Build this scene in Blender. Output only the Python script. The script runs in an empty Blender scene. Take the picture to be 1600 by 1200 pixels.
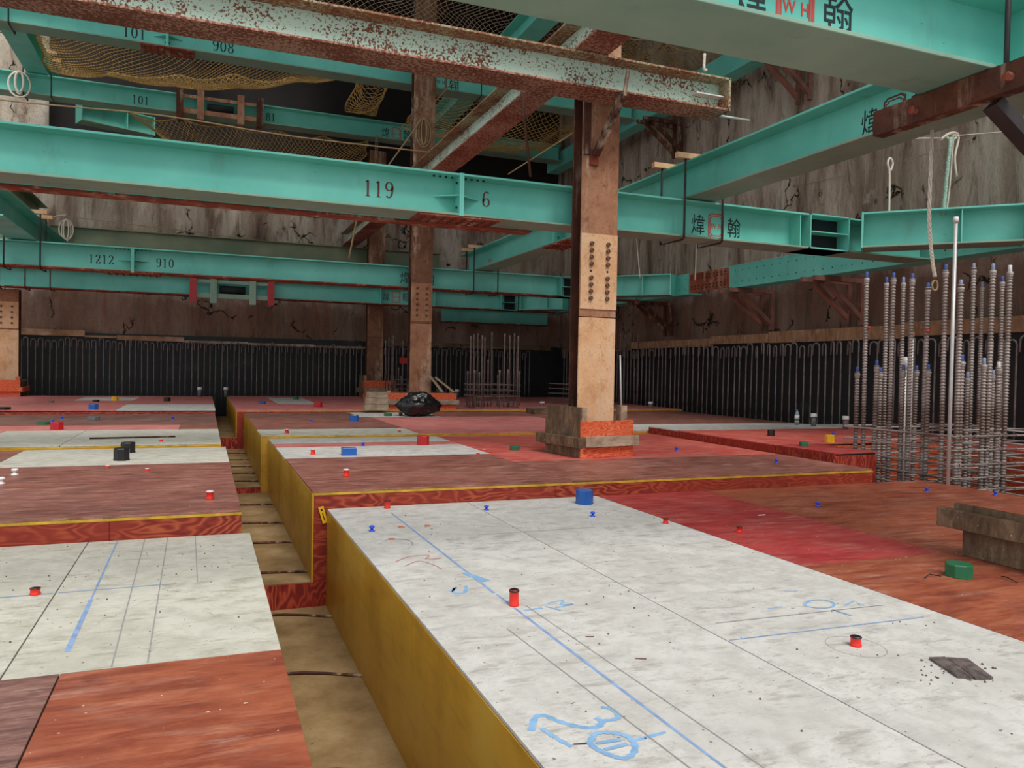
import bpy, math, random
from mathutils import Vector, Matrix, noise

# ------------------------------------------------------------------ camera, sky, exposure
random.seed(7)
SC = bpy.context.scene
FPX, YAW, PIT, ROL = 1214.0, 0.3773, 0.0205, 0.0189      # focal length in pixels of a 1600x1200 frame
CAM = Vector((0, 0, 1.0))
_f = Vector((math.sin(YAW)*math.cos(PIT), math.cos(YAW)*math.cos(PIT), -math.sin(PIT)))
_r0 = Vector((math.cos(YAW), -math.sin(YAW), 0)); _u0 = _r0.cross(_f)
_r = math.cos(ROL)*_r0 + math.sin(ROL)*_u0
_u = -math.sin(ROL)*_r0 + math.cos(ROL)*_u0
cd = bpy.data.cameras.new('camera'); cam = bpy.data.objects.new('camera', cd)
SC.collection.objects.link(cam); SC.camera = cam
cd.sensor_width = 36; cd.lens = FPX*36/1600; cd.clip_start = .05; cd.clip_end = 200
m = Matrix((_r, _u, -_f)).transposed().to_4x4(); m.translation = CAM; cam.matrix_world = m

W = bpy.data.worlds.new('overcast_sky'); SC.world = W; W.use_nodes = True
bg = W.node_tree.nodes['Background']; bg.inputs[0].default_value = (.93, .97, 1.0, 1); bg.inputs[1].default_value = .85
sun_d = bpy.data.lights.new('overcast_sun', 'SUN'); sun_d.energy = 2.2; sun_d.angle = math.radians(28); sun_d.color = (1, .97, .93)
sun = bpy.data.objects.new('overcast_sun', sun_d); SC.collection.objects.link(sun)
sun.rotation_euler = (math.radians(36), 0, math.radians(8))
SC.view_settings.view_transform = 'Standard'; SC.view_settings.look = 'None'
SC.view_settings.exposure = 0.15; SC.view_settings.gamma = 1; SC.view_settings.use_curve_mapping = False

def ray(x, y): return _f + (x-800)/FPX*_r - (y-600)/FPX*_u
def atz(x, y, z): d = ray(x, y); return CAM + d*((z-CAM.z)/d.z)      # where a sight line meets a height
def atX(x, y, X): d = ray(x, y); return CAM + d*(X/d.x)
def atY(x, y, Y): d = ray(x, y); return CAM + d*(Y/d.y)

# ------------------------------------------------------------------ materials
def lin(c): return tuple(((v/255)/12.92 if v/255 <= .04045 else ((v/255+.055)/1.055)**2.4) for v in c) + (1,)
class N:
    def __init__(s, name):
        s.m = bpy.data.materials.new(name); s.m.use_nodes = True; s.t = s.m.node_tree; s.n = s.t.nodes
        s.b = s.n['Principled BSDF']; s.co = s.n.new('ShaderNodeTexCoord').outputs['Object']
    def link(s, a, b): s.t.links.new(a, b)
    def map(s, sc=(1, 1, 1), rot=(0, 0, 0)):
        x = s.n.new('ShaderNodeMapping'); x.inputs['Scale'].default_value = sc; x.inputs['Rotation'].default_value = rot
        s.link(s.co, x.inputs[0]); return x.outputs[0]
    def noise(s, scale, v=None, detail=6, rough=.6, dist=0):
        x = s.n.new('ShaderNodeTexNoise'); x.inputs['Scale'].default_value = scale; x.inputs['Detail'].default_value = detail
        x.inputs['Roughness'].default_value = rough; x.inputs['Distortion'].default_value = dist
        s.link(v or s.co, x.inputs['Vector']); return x.outputs[0]
    def ramp(s, src, stops, interp='LINEAR'):
        x = s.n.new('ShaderNodeValToRGB'); e = x.color_ramp.elements; x.color_ramp.interpolation = interp
        while len(e) < len(stops): e.new(.5)
        for k, (p, c) in enumerate(stops): e[k].position = p; e[k].color = c if len(c) == 4 else lin(c)
        s.link(src, x.inputs[0]); return x.outputs[0]
    def mask(s, src, a, b):
        if a > b: return s.ramp(src, [(b, (1, 1, 1, 1)), (a, (0, 0, 0, 1))])
        return s.ramp(src, [(a, (0, 0, 0, 1)), (b, (1, 1, 1, 1))])
    def mix(s, fac, a, b, mode='MIX'):
        x = s.n.new('ShaderNodeMix'); x.data_type = 'RGBA'; x.blend_type = mode
        if isinstance(fac, (int, float)): x.inputs[0].default_value = fac
        else: s.link(fac, x.inputs[0])
        for v, i in ((a, 6), (b, 7)):
            if isinstance(v, tuple): x.inputs[i].default_value = v if len(v) == 4 else lin(v)
            else: s.link(v, x.inputs[i])
        return x.outputs[2]
    def math(s, op, a, b=0.0):
        x = s.n.new('ShaderNodeMath'); x.operation = op
        for k, v in enumerate((a, b)):
            if isinstance(v, (int, float)): x.inputs[k].default_value = v
            else: s.link(v, x.inputs[k])
        return x.outputs[0]
    def done(s, col, rough=.6, metal=0, bump=None, bs=.3, bd=.01, spec=.5):
        if isinstance(col, tuple): s.b.inputs['Base Color'].default_value = col if len(col) == 4 else lin(col)
        else: s.link(col, s.b.inputs['Base Color'])
        if isinstance(rough, (int, float)): s.b.inputs['Roughness'].default_value = rough
        else: s.link(rough, s.b.inputs['Roughness'])
        s.b.inputs['Metallic'].default_value = metal; s.b.inputs['Specular IOR Level'].default_value = spec
        if bump is not None:
            x = s.n.new('ShaderNodeBump'); x.inputs['Strength'].default_value = bs; x.inputs['Distance'].default_value = bd
            s.link(bump, x.inputs['Height']); s.link(x.outputs[0], s.b.inputs['Normal'])
        return s.m
def plain(name, c, rough=.6, metal=0, var=.12, sc=8):
    q = N(name); n = q.noise(sc)
    d = tuple(int(v*(1-var*2)) for v in c)
    return q.done(q.mix(q.mask(n, .35, .65), d, c), rough, metal, bump=n, bs=.1)

M = {}
def teal(name, base, dark, grime=.45):
    q = N(name)
    big = q.noise(1.1, detail=4); c = q.mix(q.mask(big, .35, .7), dark, base)
    st = q.noise(3.2, q.map((1, 1, .35)), detail=8, rough=.7)
    c = q.mix(q.math('MULTIPLY', q.mask(st, .58, .8), grime), c, (112, 112, 88))
    sc = q.noise(26, q.map((.25, 1, 1)), detail=5, rough=.75)
    c = q.mix(q.mask(sc, .68, .72), c, (70, 60, 48))
    rs = q.noise(9, detail=8, rough=.8)
    c = q.mix(q.mask(rs, .70, .74), c, (120, 66, 42))
    return q.done(c, q.ramp(st, [(.3, (.38,)*3+(1,)), (.8, (.7,)*3+(1,))]), 0, st, .12, .01)
M['teal'] = teal('teal_paint', (124, 212, 196), (98, 190, 174))
M['teal_old'] = teal('weathered_teal_paint', (144, 172, 150), (116, 152, 134), .9)
M['olive'] = teal('faded_olive_green_paint', (140, 146, 112), (104, 120, 92), .9)
def rust(name, a, b, c3, dark=(70, 34, 22)):
    q = N(name); n1 = q.noise(2.2, detail=7, rough=.65); n2 = q.noise(14, q.map((1, 1, .5)), detail=8, rough=.75); n3 = q.noise(5, q.map((1, 1, .12)), detail=4)
    c = q.ramp(n1, [(.3, b), (.5, a), (.7, c3)])
    c = q.mix(q.math('MULTIPLY', q.mask(n2, .54, .72), .6), c, dark)
    n4 = q.noise(44, detail=4, rough=.7)
    c = q.mix(q.math('MULTIPLY', q.mask(n4, .54, .66), .35), c, dark)
    c = q.mix(q.math('MULTIPLY', q.math('MULTIPLY', q.mask(n3, .5, .64), q.mask(n2, .6, .4)), .7), c, (214, 190, 164))
    return q.done(c, .82, 0, n2, .25, .01, .25)
M['rust'] = rust('brown_rusted_steel', (164, 116, 88), (130, 84, 60), (190, 146, 114))
M['rust_mid'] = rust('dull_brown_rusted_steel', (128, 90, 68), (100, 66, 48), (150, 112, 84))
M['rust_light'] = rust('pale_orange_rusted_steel', (218, 172, 130), (196, 144, 100), (230, 196, 158), (140, 84, 56))
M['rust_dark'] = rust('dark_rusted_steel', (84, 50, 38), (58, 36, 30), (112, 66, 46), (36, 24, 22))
M['rust_red'] = rust('red_brown_rusted_steel', (136, 66, 46), (104, 46, 36), (158, 88, 64), (62, 28, 24))
def chipped(name, paint, rustc, a, b, sc=20, cover=(.42, .62)):
    q = N(name); n = q.noise(sc, detail=5, rough=.6); big = q.noise(1.6, q.map((1, 1, 2.2)), detail=4)
    s = q.math('ADD', q.math('MULTIPLY', n, 1.0), q.math('MULTIPLY', q.math('SUBTRACT', big, .5), .55))
    r = q.mix(q.mask(q.noise(7), .4, .65), rustc, (118, 62, 42))
    c = q.mix(q.mask(s, a, b), paint, r)
    return q.done(c, .75, 0, s, .3, .01, .3)
M['chipped'] = chipped('pale_mint_paint_pitted_with_rust', (190, 214, 196), (126, 78, 56), .55, .58, 50)
M['chipped_top'] = chipped('mostly_rusted_mint_paint', (166, 160, 130), (150, 104, 74), .42, .5, 40)
M['chipped_under'] = chipped('dull_red_rusted_underside', (176, 132, 112), (126, 70, 54), .44, .52, 34)

def ply(name, a, b, c3, grain=14, axis='x', rough=.5, scratch=(214, 176, 160), spec=.4, sa=.6):
    q = N(name)
    mp = q.map((.8, 3.0, 1) if axis == 'x' else (3.0, .8, 1))
    n = q.noise(grain*.35, mp, detail=8, rough=.7, dist=.6); big = q.noise(.9, detail=4)
    c = q.ramp(n, [(.36, b), (.5, a), (.64, c3)])
    c = q.mix(q.math('MULTIPLY', q.mask(big, .45, .7), .45), c, c3)
    blot = q.noise(1.7, q.map((1, 1.6, 1)), detail=7, rough=.7)
    c = q.mix(q.math('MULTIPLY', q.mask(blot, .5, .64), .55), c, b)
    s = q.noise(grain*.9, q.map((.3, 2.2, 1) if axis == 'x' else (2.2, .3, 1)), detail=8, rough=.8)
    patch = q.noise(2.2, detail=5)
    c = q.mix(q.math('MULTIPLY', q.math('MULTIPLY', q.mask(s, .48, .66), q.mask(patch, .40, .60)), sa), c, scratch)
    fine = q.noise(70, q.map((.15, 1.6, 1) if axis == 'x' else (1.6, .15, 1)), detail=4, rough=.7)
    c = q.mix(q.math('MULTIPLY', q.mask(fine, .52, .68), .45), c, b)
    sp = q.noise(38, detail=2)
    c = q.mix(q.mask(sp, .74, .77), c, (236, 214, 196))
    return q.done(c, rough, 0, n, .08, .005, spec)
M['ply_brown'] = ply('brown_filmed_plywood', (142, 84, 72), (106, 58, 50), (174, 114, 100), spec=.5, rough=.42)
M['ply_dark'] = ply('dark_brown_plywood', (124, 84, 76), (94, 62, 58), (152, 108, 96), spec=.5, rough=.42)
M['ply_orange'] = ply('worn_orange_brown_plywood', (152, 76, 50), (118, 52, 38), (174, 100, 70), 9, sa=.5, scratch=(206, 160, 140))
M['ply_red'] = ply('crimson_painted_plywood', (168, 54, 54), (142, 42, 44), (186, 76, 72), 12, sa=.4)
M['ply_red_lit'] = ply('lit_coral_red_plywood', (204, 88, 78), (176, 66, 60), (218, 118, 104), 12, sa=.6)  # crimson plywood with the brighter light farther back put into its colour
M['ply_pink'] = ply('sheen_pink_red_plywood', (208, 118, 114), (180, 90, 86), (224, 146, 140), 10, sa=.7)  # pink lightened to carry light reflected from the openings
def contour(name, a, b, c3, stretch=(1.2, 1.2, 4), freq=9, dirt=.5):
    q = N(name); n = q.noise(1.1, q.map(stretch), detail=3, rough=.5)
    w = q.math('FRACT', q.math('MULTIPLY', n, freq*2.2))
    w2 = q.math('ABSOLUTE', q.math('SUBTRACT', w, .5))
    c = q.ramp(w2, [(.05, b), (.25, a), (.46, c3)])
    c = q.mix(q.math('MULTIPLY', q.mask(q.noise(2.0), .4, .62), .75), c, a)
    f = q.noise(30, q.map((.3, .3, 2)), detail=3)
    c = q.mix(q.math('MULTIPLY', q.mask(f, .5, .7), .3), c, b)
    return q.done(c, .6, 0, f, .1, .005, .3)
M['riser'] = contour('red_stained_plywood_with_knot_grain', (150, 54, 38), (116, 36, 28), (184, 92, 58))
M['riser_v'] = contour('red_stained_plywood_with_upright_grain', (142, 42, 32), (110, 30, 26), (186, 84, 54), (4, 4, 1.2))
M['orange_board'] = contour('fresh_orange_red_plywood', (214, 96, 60), (190, 72, 44), (232, 138, 96), (1.5, 1.5, 5))
q = N('yellow_filmed_plywood'); n = q.noise(1.7, detail=6); n2 = q.noise(9, q.map((.4, .4, 2)), detail=6)
c = q.ramp(n, [(.3, (176, 124, 30)), (.5, (206, 152, 44)), (.7, (214, 168, 66))])
c = q.mix(q.math('MULTIPLY', q.mask(n2, .5, .75), .35), c, (140, 92, 30))
M['yellow'] = q.done(c, .42, 0, n2, .06, .005, .5)
M['yellow_edge'] = plain('yellow_painted_board_edge', (222, 178, 52), .6)
q = N('dusty_tan_plywood'); n = q.noise(1.9, detail=8, rough=.7); n2 = q.noise(14, detail=6)
c = q.ramp(n, [(.3, (104, 80, 50)), (.5, (146, 118, 80)), (.7, (176, 150, 112))])
c = q.mix(q.mask(n2, .68, .74), c, (70, 50, 34)); M['trench'] = q.done(c, .75, 0, n2, .1, .01, .2)
def white(name, a, b, d):
    q = N(name); n = q.noise(1.5, detail=9, rough=.72); n2 = q.noise(9, detail=8, rough=.75); n3 = q.noise(34, detail=4, rough=.6)
    n4 = q.noise(5, q.map((.8, 2.6, 1)), detail=6, rough=.7)
    c = q.ramp(n, [(.3, b), (.55, a), (.75, a)])
    c = q.mix(q.math('MULTIPLY', q.mask(n2, .46, .62), .7), c, b)
    c = q.mix(q.math('MULTIPLY', q.mask(n4, .54, .66), .6), c, d)
    n5 = q.noise(60, q.map((.5, 1.3, 1)), detail=3, rough=.6); n6 = q.noise(2.4, detail=3)
    c = q.mix(q.math('MULTIPLY', q.mask(n5, .56, .66), q.math('MULTIPLY', q.mask(n6, .4, .6), .45)), c, d)
    c = q.mix(q.math('MULTIPLY', q.mask(n3, .68, .71), .8), c, (96, 84, 76))
    n7 = q.noise(13, q.map((.6, 1.4, 1)), detail=5, rough=.8)
    c = q.mix(q.math('MULTIPLY', q.mask(n7, .69, .71), .7), c, (88, 74, 68))
    return q.done(c, .8, 0, n2, .12, .004, .2)
M['white'] = white('worn_white_board', (208, 205, 199), (180, 176, 170), (146, 140, 132))
M['white_warm'] = white('stained_off_white_board', (204, 201, 188), (178, 174, 160), (146, 136, 114))
q = N('streaked_concrete'); v = q.map((1, 1, .16))
n = q.noise(1.3, v, detail=8, rough=.65); n2 = q.noise(4.5, q.map((1, 1, .22)), detail=8, rough=.7, dist=.6); n3 = q.noise(3, detail=9, rough=.75)
c = q.ramp(n, [(.28, (104, 84, 72)), (.42, (172, 152, 134)), (.55, (206, 190, 172)), (.75, (236, 228, 214))])
c = q.mix(q.math('MULTIPLY', q.mask(n2, .5, .66), .7), c, (98, 70, 54))
c = q.mix(q.math('MULTIPLY', q.mask(n3, .6, .68), .6), c, (204, 198, 186))
vo = q.n.new('ShaderNodeTexVoronoi'); vo.feature = 'DISTANCE_TO_EDGE'; vo.inputs['Scale'].default_value = .55
dv = q.n.new('ShaderNodeVectorMath'); dv.operation = 'ADD'
nz = q.n.new('ShaderNodeTexNoise'); nz.inputs['Scale'].default_value = 2.2; nz.inputs['Detail'].default_value = 6; q.link(q.co, nz.inputs['Vector'])
q.link(q.co, dv.inputs[0]); q.link(nz.outputs['Color'], dv.inputs[1]); q.link(dv.outputs[0], vo.inputs['Vector'])
sx = q.n.new('ShaderNodeSeparateXYZ'); q.link(q.co, sx.inputs[0])
hz = q.math('ADD', sx.outputs[2], q.math('MULTIPLY', nz.outputs[0], 1.2))      # soil and iron-water stain rising from the excavation level
mud = q.ramp(q.math('MULTIPLY', hz, .1), [(.44, (1, 1, 1, 1)), (.485, (0, 0, 0, 1))])
c = q.mix(q.math('MULTIPLY', mud, .72), c, q.ramp(n2, [(.35, (88, 52, 40)), (.6, (136, 92, 72))]))
crk = q.math('MULTIPLY', q.ramp(vo.outputs[0], [(.004, (1, 1, 1, 1)), (.016, (0, 0, 0, 1))]), q.mask(nz.outputs[0], .5, .56))
c = q.mix(crk, c, (40, 32, 28))
M['concrete'] = q.done(c, .9, 0, q.math('ADD', n2, q.math('MULTIPLY', n3, .8)), 1.0, .09, .15)
q = N('black_waterproof_membrane'); n = q.noise(1.2, detail=6)
M['membrane'] = q.done(q.mix(q.math('MULTIPLY', q.mask(n, .58, .72), .35), (20, 20, 24), (92, 92, 96)), .55, 0, q.noise(6), .3, .03)
M['wood'] = ply('grey_weathered_timber', (158, 134, 112), (124, 102, 84), (190, 170, 148), 12, rough=.8, scratch=(214, 202, 186), spec=.2)
M['wood_dark'] = ply('dark_weathered_timber', (104, 84, 66), (76, 60, 48), (132, 110, 86), 12, rough=.85, scratch=(150, 132, 110), spec=.15)
M['wood_pink'] = ply('bare_pinkish_lumber', (150, 112, 82), (122, 88, 62), (174, 136, 104), 8, rough=.8, spec=.2)
q = N('ribbed_rebar_steel'); n = q.noise(6, q.map((1, 1, .4))); n2 = q.noise(1.3)
M['rebar'] = q.done(q.mix(q.mask(n2, .4, .6), q.ramp(n, [(.3, (84, 66, 58)), (.6, (130, 110, 100)), (.8, (170, 156, 148))]), (182, 172, 166)), .6, .15, n, .1)
M['rebar_grey'] = plain('grey_starter_bar_steel', (150, 136, 130), .6, .1, .2, 5)
M['rebar_rust'] = plain('rusted_bar_steel', (124, 88, 72), .7, 0, .2, 5)
M['black_steel'] = plain('black_steel', (44, 36, 36), .55, 0, .15)
M['bracket'] = plain('brown_painted_bracket_steel', (146, 96, 80), .7, 0, .15, 4)
M['galv'] = plain('galvanised_pipe', (206, 204, 200), .4, .3, .05)
M['bluecap'] = plain('blue_cap_plastic', (74, 98, 168), .5, 0, .05)
M['bluegrey'] = plain('grey_blue_cap_plastic', (150, 164, 188), .5, 0, .05)
M['blue'] = plain('blue_box_plastic', (28, 92, 172), .35, 0, .03)
M['bluev'] = plain('bright_blue_plug_plastic', (44, 84, 220), .35, 0, .03)
M['red'] = plain('red_sleeve_plastic', (230, 44, 30), .35, 0, .03)
M['redd'] = plain('deep_red_box_plastic', (184, 26, 32), .35, 0, .03)
M['green'] = plain('green_box_plastic', (34, 108, 72), .35, 0, .03)
M['black'] = plain('black_box_plastic', (26, 26, 28), .35, 0, .03)
M['grey'] = plain('grey_box_plastic', (110, 106, 106), .5, 0, .03)
M['yel'] = plain('yellow_box_plastic', (236, 186, 24), .35, 0, .03)
M['whitep'] = plain('white_plastic', (232, 230, 226), .4, 0, .02)
M['hole'] = plain('dark_recess', (22, 30, 30), .8, 0, .02)
M['rope'] = plain('off_white_rope', (226, 214, 196), .8, 0, .06, 60)
M['rope_green'] = plain('mint_striped_rope', (176, 212, 190), .8, 0, .15, 60)
M['rope_tan'] = plain('tan_twine', (178, 152, 112), .8, 0, .1, 60)
M['net'] = plain('yellow_brown_net_cord', (206, 166, 92), .8, 0, .1, 3)
M['net_grey'] = plain('pale_net_cord', (176, 158, 132), .8, 0, .1, 3)
M['ink'] = plain('black_stencil_paint', (24, 40, 44), .6, 0, .02)
M['inkred'] = plain('red_stencil_paint', (214, 74, 66), .6, 0, .02)
M['inkbrown'] = plain('faded_maroon_stencil_paint', (104, 44, 42), .6, 0, .02)
M['chalk'] = plain('blue_chalk', (140, 182, 222), .9, 0, .06, 20)
M['chalkline'] = plain('blue_snapped_chalk_line', (142, 170, 214), .9, 0, .08, 20)
M['pencil'] = plain('grey_pencil_line', (158, 155, 152), .9, 0, .05, 20)
M['redchalk'] = plain('red_crayon', (206, 120, 104), .9, 0, .05, 20)
M['backdrop'] = plain('black_backdrop', (34, 27, 25), .9, 0, .2, 1)  # near-black for the added sheet that darkens the upper back wall
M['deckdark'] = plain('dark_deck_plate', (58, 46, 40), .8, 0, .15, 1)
q = N('shiny_black_bag_film'); n = q.noise(9, detail=3)
M['bag'] = q.done((16, 16, 18), .28, 0, n, .5, .03, .6)
q = N('clear_bottle_plastic'); q.b.inputs['Transmission Weight'].default_value = .85; q.b.inputs['IOR'].default_value = 1.35
M['clear'] = q.done((230, 236, 238), .08)

# ------------------------------------------------------------------ mesh helpers
class MB:
    def __init__(s): s.v = []; s.f = []; s.s = []
    def add(s, vs, fs, smooth=False):
        k = len(s.v); s.v += [tuple(v) for v in vs]; s.f += [tuple(i+k for i in f) for f in fs]; s.s += [smooth]*len(fs); return s
    def box(s, x0, x1, y0, y1, z0, z1):
        v = [(x, y, z) for z in (z0, z1) for y in (y0, y1) for x in (x0, x1)]
        return s.add(v, [(0, 2, 3, 1), (4, 5, 7, 6), (0, 1, 5, 4), (2, 6, 7, 3), (0, 4, 6, 2), (1, 3, 7, 5)])
    def bbox(s, x0, x1, y0, y1, z0, z1, b=.003):
        # box with chamfered upright and level edges
        def ring(z, i): return [(x0+i+b, y0+i, z), (x1-i-b, y0+i, z), (x1-i, y0+i+b, z), (x1-i, y1-i-b, z), (x1-i-b, y1-i, z), (x0+i+b, y1-i, z), (x0+i, y1-i-b, z), (x0+i, y0+i+b, z)]
        R = [ring(z0, b), ring(z0+b, 0), ring(z1-b, 0), ring(z1, b)]
        return s.loft(R)
    def loft(s, rings, caps=True, smooth=False, closed=True):
        k = len(rings[0]); vs = [p for r in rings for p in r]; fs = []
        for i in range(len(rings)-1):
            for j in range(k if closed else k-1):
                a = i*k+j; b = i*k+(j+1) % k; fs.append((a, b, b+k, a+k))
        s.add(vs, fs, smooth)
        if caps:
            n = len(s.v)-len(vs)
            s.f.append(tuple(n+j for j in reversed(range(k)))); s.s.append(False)
            s.f.append(tuple(n+(len(rings)-1)*k+j for j in range(k))); s.s.append(False)
        return s
    def lathe(s, prof, cx=0, cy=0, z=0, n=16, smooth=True):
        return s.loft([[(cx+r*math.cos(2*math.pi*j/n), cy+r*math.sin(2*math.pi*j/n), z+h) for j in range(n)] for r, h in prof], True, smooth)
    def tube(s, pts, r, n=6, smooth=True, caps=True):
        pts = [Vector(p) for p in pts]; rings = []; up = None
        for i, p in enumerate(pts):
            d = (pts[min(i+1, len(pts)-1)]-pts[max(i-1, 0)]).normalized()
            if up is None: up = Vector((0, 0, 1)) if abs(d.z) < .9 else Vector((1, 0, 0))
            a = d.cross(up)
            if a.length < 1e-4: a = d.orthogonal()
            a.normalize(); b = a.cross(d).normalized(); up = b
            rr = r[i] if isinstance(r, (list, tuple)) else r
            rings.append([p+a*rr*math.cos(2*math.pi*j/n)+b*rr*math.sin(2*math.pi*j/n) for j in range(n)])
        return s.loft(rings, caps, smooth)
    def bar(s, p, q, w, t=None):
        # square bar from p to q
        p = Vector(p); q = Vector(q); t = t or w; d = (q-p).normalized()
        a = d.cross(Vector((0, 0, 1)));  a = a.normalized() if a.length > 1e-3 else Vector((1, 0, 0)); b = a.cross(d)
        R = [[c+a*w/2*i+b*t/2*j for i, j in ((-1, -1), (1, -1), (1, 1), (-1, 1))] for c in (p, q)]
        return s.loft(R)
    def prism(s, poly, z0, z1):
        return s.loft([[(x, y, z0) for x, y in poly], [(x, y, z1) for x, y in poly]])
def mesh(name, mb, mat):
    me = bpy.data.meshes.new(name); me.from_pydata(mb.v, [], mb.f); me.materials.append(M[mat] if isinstance(mat, str) else mat)
    me.polygons.foreach_set('use_smooth', mb.s); me.validate(); me.update(); return me
COL = SC.collection.objects
def fixn(me):
    import bmesh
    b = bmesh.new(); b.from_mesh(me); bmesh.ops.recalc_face_normals(b, faces=b.faces); b.to_mesh(me); b.free()
def part(name, mb, mat, parent, label=None, loc=None, rot=None):
    me = mb if isinstance(mb, bpy.types.Mesh) else mesh(name, mb, mat)
    if not isinstance(mb, bpy.types.Mesh): fixn(me)
    o = bpy.data.objects.new(name, me); COL.link(o); o.parent = parent
    if loc: o.location = loc
    if rot: o.rotation_euler = rot
    if label: o['label'] = label
    return o
def tag(o, label, cat, group=None, kind=None):
    o['label'] = label; o['category'] = cat
    if group: o['group'] = group
    if kind: o['kind'] = kind
    return o
def thing(name, label, cat, loc=(0, 0, 0), rz=0, group=None):
    o = bpy.data.objects.new(name, None); COL.link(o); o.location = loc; o.rotation_euler = (0, 0, rz); o.empty_display_size = .1
    return tag(o, label, cat, group)
def solo(name, mb, mat, label, cat, group=None, kind=None):
    # a thing that is one mesh given in world coordinates; origin moved to the middle of its base
    xs, ys, zs = zip(*mb.v); c = Vector(((min(xs)+max(xs))/2, (min(ys)+max(ys))/2, min(zs)))
    mb.v = [tuple(Vector(v)-c) for v in mb.v]
    me = mesh(name, mb, mat); fixn(me); o = bpy.data.objects.new(name, me); COL.link(o); o.location = c
    if cat: tag(o, label, cat, group, kind)
    else:
        o['kind'] = 'structure'; o['label'] = label
    return o
def dup(o, loc, rz=None, label=None, group=None):
    r = o.copy(); COL.link(r); r.location = loc
    if rz is not None: r.rotation_euler = (0, 0, rz)
    if label: r['label'] = label
    if group: r['group'] = group
    for ch in list(o.children):
        c = ch.copy(); COL.link(c); c.parent = r
        for g in list(ch.children):
            d = g.copy(); COL.link(d); d.parent = c
    return r
def text_mesh(body, size, sx=1.0, bold=.0):
    cu = bpy.data.curves.new('lettering', 'FONT'); cu.body = body; cu.size = size; cu.extrude = .0012; cu.offset = bold
    cu.align_x = 'LEFT'; cu.space_character = 1.15
    o = bpy.data.objects.new('t', cu); COL.link(o)
    dg = bpy.context.evaluated_depsgraph_get(); me = bpy.data.meshes.new_from_object(o.evaluated_get(dg))
    bpy.data.objects.remove(o); me.name = 'lettering'
    for v in me.vertices: v.co.x *= sx
    return me
def _arc(cx, cy, rx, ry, a0=0, a1=360, n=26): return [(cx+rx*math.cos(math.radians(a0+(a1-a0)*k/n)), cy+ry*math.sin(math.radians(a0+(a1-a0)*k/n))) for k in range(n+1)]
_six = [[(.42, .86), (.36, .95), (.28, .98), (.18, .93), (.10, .78), (.06, .55), (.055, .3)], _arc(.26, .28, .2, .26)]
GLYPH = {'0': [_arc(.26, .5, .2, .47)], '1': [[(.25, .02), (.25, .97)], [(.12, .015), (.38, .015)], [(.12, .86), (.25, .97)]],
         '2': [[(.07, .74), (.10, .9), (.25, .98), (.40, .90), (.44, .74), (.36, .52), (.2, .26), (.06, .04)], [(.05, .03), (.25, .035), (.45, .03)], [(.45, .03), (.48, .2)]],
         '6': _six, '9': [[(.52-x, 1-y) for x, y in g] for g in _six], '8': [_arc(.26, .75, .16, .22), _arc(.26, .26, .2, .25)]}
def digits(parent, body, size, x, z, y, mat='ink', back=False):
    # stencilled numerals with thick uprights and thin curves
    mb = MB(); ox = 0
    for ch in body:
        for g in GLYPH[ch]:
            P = [Vector((a, b)) for a, b in g]; L = []; R_ = []
            for i, p in enumerate(P):
                d = (P[min(i+1, len(P)-1)]-P[max(i-1, 0)]).normalized(); w = .022+.042*abs(d.y)**1.5; n = Vector((-d.y, d.x))
                L.append(p+n*w); R_.append(p-n*w)
            k = len(P); vs = [((q_.x+ox)*size, 0, q_.y*size) for q_ in L+R_]; mb.add(vs, [(i, i+1, k+i+1, k+i) for i in range(k-1)])
        ox += .66
    me = mesh('lettering', mb, mat); o = part('lettering', me, mat, parent, None, (x, y-.0012, z)); return o
def letter(parent, body, size, x, z, y, mat='ink', sx=.8, bold=.004, back=False):
    me = text_mesh(body, size, sx, bold); me.materials.clear(); me.materials.append(M[mat])
    return part('lettering', me, mat, parent, None, (x, y, z), (math.pi/2, 0, math.pi if back else 0))

# ------------------------------------------------------------------ the shell of the pit
def wall_grid(x0, x1, z0, z1, nx, nz, amp, seed, f):
    mb = MB(); vs = []
    for j in range(nz+1):
        for i in range(nx+1):
            a = x0+(x1-x0)*i/nx; z = z0+(z1-z0)*j/nz
            h = noise.noise(Vector((a*1.1, z*.16, seed)))*amp + noise.noise(Vector((a*4.2, z*.8, seed+5)))*amp*.35
            p = a/1.9; h += .03*(abs((p-math.floor(p))-.5) < .04)
            vs.append(f(a, z, h))
    mb.add(vs, [(j*(nx+1)+i, j*(nx+1)+i+1, (j+1)*(nx+1)+i+1, (j+1)*(nx+1)+i) for j in range(nz) for i in range(nx)], True)
    k = len(mb.v); vb = [f(x0, z0, -.6), f(x1, z0, -.6), f(x1, z1, -.6), f(x0, z1, -.6)]
    mb.add(vb, [(0, 1, 2, 3)]); 
    c = (0, nx, (nz+1)*(nx+1)-1, nz*(nx+1))
    mb.f += [(c[0], c[1], k+1, k), (c[1], c[2], k+2, k+1), (c[2], c[3], k+3, k+2), (c[3], c[0], k, k+3)]; mb.s += [False]*4
    return mb
XW, YW = 9.6, 20.5
solo('wall_right', wall_grid(-1, YW+.6, -1.4, 11, 150, 60, .10, 3, lambda a, z, h: (XW-h, a, z)), 'concrete', 'stained concrete diaphragm wall on the right of the pit', None)
solo('wall_back', wall_grid(-16, XW+.6, -1.4, 11, 170, 60, .10, 9, lambda a, z, h: (a, YW-h, z)), 'concrete', 'stained concrete diaphragm wall at the back of the pit', None)
solo('floor', MB().box(-16, XW+.6, -3, YW+.6, -1.6, -1.4), 'deckdark', 'dark bottom of the pit beneath the formwork', None)
solo('ceiling', MB().box(-2.3, XW+.5, 6.8, 16.3, 9.9, 10.1).box(2.6, XW+.5, 16.3, YW+.5, 9.9, 10.1), 'deckdark', 'dark temporary road deck closing the pit above', None)
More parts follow.
